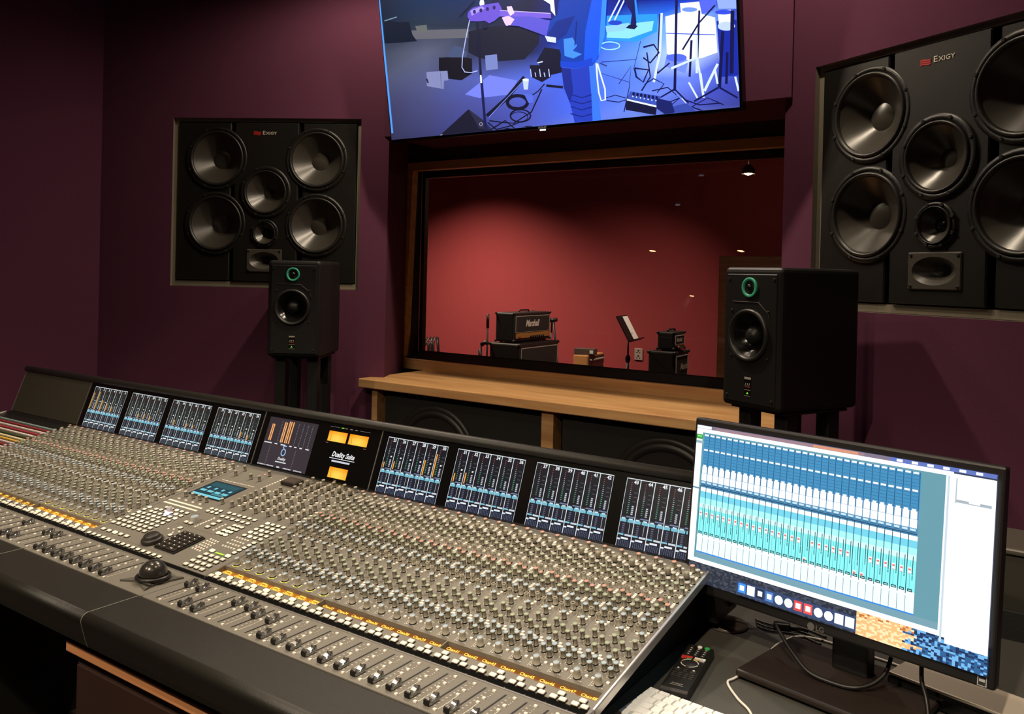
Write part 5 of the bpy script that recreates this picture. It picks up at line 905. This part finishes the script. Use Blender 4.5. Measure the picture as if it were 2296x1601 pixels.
for i in range(n):
    a=MX0+i*cw
    for j in range(13):
        y=.062+j*.0185; q(a+cw*.08,a+cw*.86,y+.013,y+.015,(36,92,134))
    q(a+cw*.90,a+cw*1.0,.055,.305,(30,84,128)); q(a+cw*.12,a+cw*.8,.056,.066,WH); q(a+cw*.12,a+cw*.8,.150,.160,(250,248,240))
    q(a+cw*.08,a+cw*.9,.262,.305,WH); q(a+cw*.2,a+cw*.7,.252,.266,WH); q(a+cw*.04,a+cw*.92,.307,.352,WH); q(a+cw*.1,a+cw*.8,.357,.368,(190,215,230)); q(a+cw*.1,a+cw*.8,.372,.376,(40,90,130)); q(a,a+cw,.380,.386,(30,70,105))
    q(a-cw*.05,a+cw*.05,.386,.70,(28,66,84)); q(a+cw*.38,a+cw*.42,.53,.685,(60,140,150)); q(a+cw*.66,a+cw*.76,.50,.50+.10+.05*rn.random(),(30,70,80)); q(a+cw*.44,a+cw*.8,.6,.602,(160,230,230))
    y=.655 if i in low else .545+.0005*i
    if i in (17,): y=.66
    q(a+cw*.18,a+cw*.55,y,y+.034,(252,250,250)); q(a+cw*.2,a+cw*.53,y+.007,y+.017,(238,110,100)); q(a+cw*.2,a+cw*.53,y+.030,y+.034,(240,150,140))
    q(a+cw*.2,a+cw*.8,.673,.688,(20,48,54)); q(a+cw*.3,a+cw*.7,.678,.684,(150,210,210)); q(a-cw*.03,a+cw*.03,.712,.80,(50,110,130))
# dock
q(.21,.63,.905,.985,(48,66,104)); z0_=zz
icons=[((60,140,230),0),((240,242,246),0),((30,44,70),0),((70,120,190),0),((240,244,250),1),((225,232,240),1),((214,70,66),0),((230,84,78),0),((240,240,238),1),((246,246,246),1),((230,236,242),0),((236,238,240),0)]
for i,(c,rd) in enumerate(icons):
    a=.216+i*.0345; zz+=.00001
    if rd: s.add([(-SW/2+(a+.015)*SW+.0079*math.cos(2*PI*k/16),SH/2-.945*SH+.0079*math.sin(2*PI*k/16),zz) for k in range(16)],[tuple(range(16))],0,False,None,c)
    else: q(a,a+.029,.915,.972,c); q(a+.006,a+.023,.928,.958,(250,250,252))
s.build('screen',UI,o)
b=MB(MP@RX(PI/2)); b.text('LG',.0125,T(-.004,-.1655,.0006),0,bold=.02); b.lathe([(.0065,.0006),(0,.0007)],18,0,T(-.0125,-.1612,0)); b.build('maker_logo',mat('logo_dim',(96,92,90),.5),o)
b=MB(MP@RX(PI/2)); b.quad(.2495,.2625,-.1655,-.1485,.0006,0); b.quad(.2508,.2612,-.1642,-.1498,.0007,1); b.quad(.252,.260,-.1590,-.1550,.0008,0); b.build('rating_sticker',[mat('sticker_pale',(190,190,186),.6),mat('sticker_dark',(40,44,48),.6)],o)
# keyboard
o=thing('computer_keyboard','white slim computer keyboard at the bottom edge, beside the console rail','keyboard',(.145,.09,ZD+.001),R(-4.6))
KW,KD=.279,.115
kx0=-.137
MB().box(kx0,kx0+KW,-KD/2,KD/2,0,.009,bev=.004).build('body',mat('keyboard_alu',(196,196,194),.4),o)
KEYW=mat('key_white',(252,252,250),.4)
rows=[(.0085,[.0172]*14),(.0155,[.0155]*13+[.029]),(.0155,[.029]+[.0155]*13),(.0155,[.0335]+[.0155]*11+[.0335]),(.0155,[.0430]+[.0155]*10+[.0430]),(.0155,[.0155]*3+[.019,.095,.019]+[.0155]*3)]
y=KD/2-.006
for hgt,ws in rows:
    gap=(KW-.010-sum(ws))/(len(ws)-1); x=kx0+.005; y-=hgt
    for w_ in ws:
        MB().box(x,x+w_,y,y+hgt,.0085,.0118,bev=.0008).build('key',KEYW,o); x+=w_+gap
    y-=.0034
# remote control
o=thing('remote_control','black remote control with red and green buttons lying behind the keyboard','remote control',(.045,.247,ZD+.001),R(7.6))
L,Wd=.188,.0455
MB().prism([(-L/2,0),(L/2,0),(L/2,.012),(L/2-.006,.0185),(-L/2+.004,.0185),(-L/2,.015)],-Wd/2,Wd/2).build('body',mat('remote_black',(28,25,23),.4),o)
RB=mat('remote_key',(46,42,39),.45); zt_=.0185
def rb(x,y,w_,h_,m,name='button',rd=False):
    k=MB()
    if rd: k.lathe([(w_/2,0),(w_/2,.0016),(w_*.42,.0022),(0,.0024)],16,0,T(x,y,zt_))
    else: k.box(x-w_/2,x+w_/2,y-h_/2,y+h_/2,zt_-.0005,zt_+.0016,bev=.0006)
    return k.build(name,m,o)
WHT=BTN; GRN=mat('remote_green',(60,170,90),.4); RED=mat('remote_red',(214,60,52),.4); YEL=mat('remote_yellow',(222,180,80),.4)
rb(-.014,.083,.006,.005,RB); rb(-.001,.083,.009,.009,WHT,'button',True); rb(.0125,.083,.010,.010,GRN,'button',True)
for j in range(4):
    for i in range(3):
        k_=rb(-.013+i*.013,.071-j*.0085,.0085,.0042,RB)
        MB().quad(-.0015-.013+i*.013,.0015-.013+i*.013,.0700-j*.0085,.0724-j*.0085,zt_+.0018).build('numeral',BTN,k_)
rb(-.0115,.0345,.0195,.0062,RED); rb(.0115,.0345,.0195,.0062,WHT); rb(-.016,.028,.009,.004,RED); rb(.016,.028,.009,.004,mat('remote_lilac',(190,180,190),.5)); rb(-.006,.0275,.009,.003,GRN); rb(.006,.0275,.009,.003,YEL)
d=MB(T(0,.008,zt_)).lathe([(.0165,0),(.0165,.0014),(.0155,.0018),(.0115,.0016)],32,0).lathe([(.0115,.0016),(.0105,.0024),(0,.0026)],28,0); dk=d.build('direction_pad',RB,o)
dm=MB(T(0,.008,zt_))
for a0 in (.15,1.72,3.29,4.86):
    for k in range(7):
        a=a0+k*.18; a2=a+.17
        dm.add([(.0140*math.cos(a),.0140*math.sin(a),.0021),(.0157*math.cos(a),.0157*math.sin(a),.0021),(.0157*math.cos(a2),.0157*math.sin(a2),.0021),(.0140*math.cos(a2),.0140*math.sin(a2),.0021)],[(0,1,2,3)])
dm.build('pad_marks',SILK,dk)
for x in (-.0135,.0135): 
    k_=rb(x,-.020,.0095,.0105,RB); MB().quad(x-.0017,x+.0017,-.0185,-.0150,zt_+.0018).build('arrow',BTN,k_)
rb(0,-.0165,.007,.004,RB); rb(0,-.0235,.007,.004,RB)
for j in range(3):
    for i in range(4): rb(-.0155+i*.0103,-.033-j*.0072,.0075,.0036,RB)
b=MB(); b.text('SONY',.0062,T(0,-.0745,zt_+.0003),0,align='CENTER',bold=.02,sx=1.2); b.quad(-.012,.012,-.0785,-.0772,zt_+.0003); b.build('maker_logo',mat('remote_print',(150,146,138),.5),o)
# round disc base with a bent tube
o=thing('gooseneck_base','small round black disc base with a bent tube, behind the remote','desk stand',(.022,.503,ZD+.001))
MB().lathe([(.040,0),(.041,.002),(.038,.0055),(.020,.0085),(0,.009)],36).build('disc',mat('disc_metal',(96,88,80),.3,metal=.1),o)
MB().tube([(-.022,.006,.006),(-.022,.008,.016),(-.012,.012,.03),(.010,.02,.044),(.035,.03,.05),(.06,.04,.047),(.085,.05,.03)],.0045,10).build('tube',BLK,o)
MB().box(-.034,-.012,-.004,.016,.0085,.018,bev=.003).build('foot_clamp',BLK,o)
# cables
def cable(name,label,pts,rad,m,n=8):
    # smooth the route through the given points
    P_=[Vector(p) for p in pts]; out=[]
    for i in range(len(P_)-1):
        a,b_,c,d=P_[max(0,i-1)],P_[i],P_[i+1],P_[min(len(P_)-1,i+2)]
        for k in range(6):
            t=k/6; out.append(.5*((2*b_)+(c-a)*t+(2*a-5*b_+4*c-d)*t*t+(3*b_-a-3*c+d)*t**3))
    out.append(P_[-1]); return tag(MB().tube(out,rad,n).build(name,m),label,'cable')
g=ZD+.0030
cable('white_cable','thin white cable curving over the desk around the monitor base',[(.205,.135,g),(.173,.191,g),(.142,.221,g),(.110,.263,g),(.114,.288,g),(.126,.34,g),(.134,.39,g),(.131,.43,g),(.133,.473,g),(.149,.523,g),(.174,.540,g),(.215,.540,g),(.291,.526,g),(.323,.520,g),(.354,.51,g),(.40,.49,g)],.0022,mat('cable_white',(226,222,214),.45))
cable('black_cable','black cable hanging in a loop below the monitor in front of its neck',[(.150,.395,ZO+.00),(.168,.378,ZO-.012),(.195,.355,ZO-.028),(.225,.335,ZO-.042),(.262,.330,ZO-.047),(.298,.330,ZO-.046),(.325,.345,ZO-.038),(.342,.365,ZO-.022),(.347,.385,ZO-.002)],.0035,mat('cable_black',(22,20,18),.45))
# silver box with a dark front edge and the cable in front of it
o=thing('silver_box','flat silver box with black edges lying at the lower right under the monitor','box',(.452,.400,ZD+.001),R(-16))
MB().box(-.112,.112,-.028,.062,.002,.029,bev=.006,seg=3).build('case',GLOSSB,o); MB().box(-.110,.110,-.026,.060,.029,.0345,bev=.002).build('top_plate',mat('box_silver',(198,188,172),.45,metal=.2),o)
b=MB().text('LaCie',.006,T(-.09,.0,.0348),0) if 0 else None
cable('black_lead','black lead hanging from the monitor down over the front of the silver box',[(.398,.352,ZO+.01),(.4,.345,ZO-.012),(.408,.335,ZO-.032),(.414,.318,ZO-.052),(.416,.30,ZD+.004),(.418,.25,ZD+.004),(.42,.16,ZD+.004)],.0035,MATS['cable_black'])
cable('dark_lead','dark lead running along the desk at the right end of the silver box',[(.66,.56,g+.002),(.60,.48,g+.002),(.575,.40,g+.002),(.565,.34,g+.002),(.57,.25,g+.002)],.004,MATS['cable_black'])
for i in range(3): cable('thin_black_cable','thin black cables lying on the desk behind the remote, under the monitor',[(.06+.006*i,.56-.014*i,g),(.10,.555-.016*i,g),(.15,.575-.018*i,g),(.20,.56-.02*i,g)],.002,MATS['cable_black'])['group']='thin cables behind the disc base'
o=thing('plug_cluster','small black plug and adapter lying on the desk under the monitor','plug',(.118,.545,ZD+.001),R(20)); MB().box(-.016,.016,-.008,.008,0,.015,bev=.003).build('body',BLK,o); MB().tube([(.016,0,.008),(.03,.004,.006),(.05,.0,.004)],.0035,8).build('strain_relief',BLK,o)
# equipment rack beyond the monitor
o=thing('equipment_rack','dark equipment rack with a pale top edge behind the monitor at the right edge','rack',(.60,.90,0))
MB().box(-.30,.30,-.06,.10,.02,ZO+.082,bev=.004).build('carcass',mat('rack_olive',(50,48,40),.6),o); MB().box(-.305,.305,-.068,.105,ZO+.082,ZO+.095,bev=.004).build('top',mat('rack_top',(96,92,84),.4,metal=.3),o)
for i in range(3): MB().box(-.28,.28,-.066,-.055,.08+i*.25,.30+i*.25,bev=.003).build('front_panel',DARK,o)
MB().box(-.28,.28,-.04,.08,0,.02).build('plinth',BLK,o)
# ---------------------------------------------------------------- lamps in place
UP=(R(38),0,0)
downlight(-1.42,-.16,CEIL,45,'lit ceiling downlight above the middle of the console',ang=105,blend=.8)
downlight(-2.20,.10,CEIL,26,'lit ceiling downlight above the left end of the console',ang=78,blend=.9)
downlight(-.05,.10,CEIL,30,'lit ceiling downlight above the right end of the console',ang=105,blend=.8)
downlight(-1.15,1.26,CEIL,105,'lit ceiling downlight just in front of the television',ang=150,blend=1)
downlight(-1.84,1.27,CEIL,28,'lit ceiling downlight close to the left wall loudspeaker',ang=160,blend=.5)
downlight(-.20,1.20,CEIL,30,'lit ceiling downlight close to the right wall loudspeaker',ang=160,blend=.5)
downlight(-.95,-1.95,CEIL,70,'added ceiling spotlight at the rear, brightening the plywood screen behind the glass',ang=17,blend=.6,tilt=(R(69),0,R(-4)))  # added lamp with no known source, brightens the plywood screen behind the glass
for x,y,w_,l in ((-2.98,-2.0,10,'lit ceiling downlight at the rear left of the room'),(-2.08,-1.99,175,'lit ceiling downlight at the rear middle of the room'),(-3.23,-3.70,20,'lit ceiling downlight far at the back of the room'),(-.75,-1.85,200,'lit ceiling downlight at the rear, left of the viewer'),(.45,-1.5,230,'lit ceiling downlight over the viewer at the rear right')): downlight(x,y,CEIL,w_,l,ang=70 if x==-.75 else (58 if x<.4 else 50),blend=.8,tilt=UP if x<.4 else (R(35),0,R(10)))
downlight(-5.1,5.3,CEIL+.3,600,'lit ceiling downlight close to the red wall of the live room',ang=119,blend=.8,col=(1,.83,.66))
downlight(-2.1,5.3,CEIL+.3,230,'added fill downlight for the amplifier fronts in the live room',ang=100,blend=.8,col=(1,.83,.66),tilt=(0,R(25),0))  # added fill lamp that brings up the amplifier fronts
# hanging lamp seen through the glass at upper right
o=thing('hanging_lamp','small bright lamp hanging in the dark right part of the live room','lamp',(-1.494,5.0,ZO+1.43))
MB().tube([(0,0,.03),(0,0,CEIL+.3-ZO-1.43)],.004,6).build('cord',BLK,o); MB().lathe([(.018,.05),(.045,.02),(.05,-.02),(.047,-.02),(.04,.015)],20).build('shade',BLK,o)
MB().lathe([(0,-.03),(.02,-.026),(.036,-.01),(.036,.0),(.02,.012),(0,.014)],16).build('bulb',mat('bulb_glow',(255,206,140),.5,emit=12),o)
l=bpy.data.lights.new('lamp','POINT'); l.energy=6; l.color=WARM; l.shadow_soft_size=.03; lo=bpy.data.objects.new('lamp_light',l); COL.objects.link(lo); lo.parent=o; lo.location=(0,0,-.05)
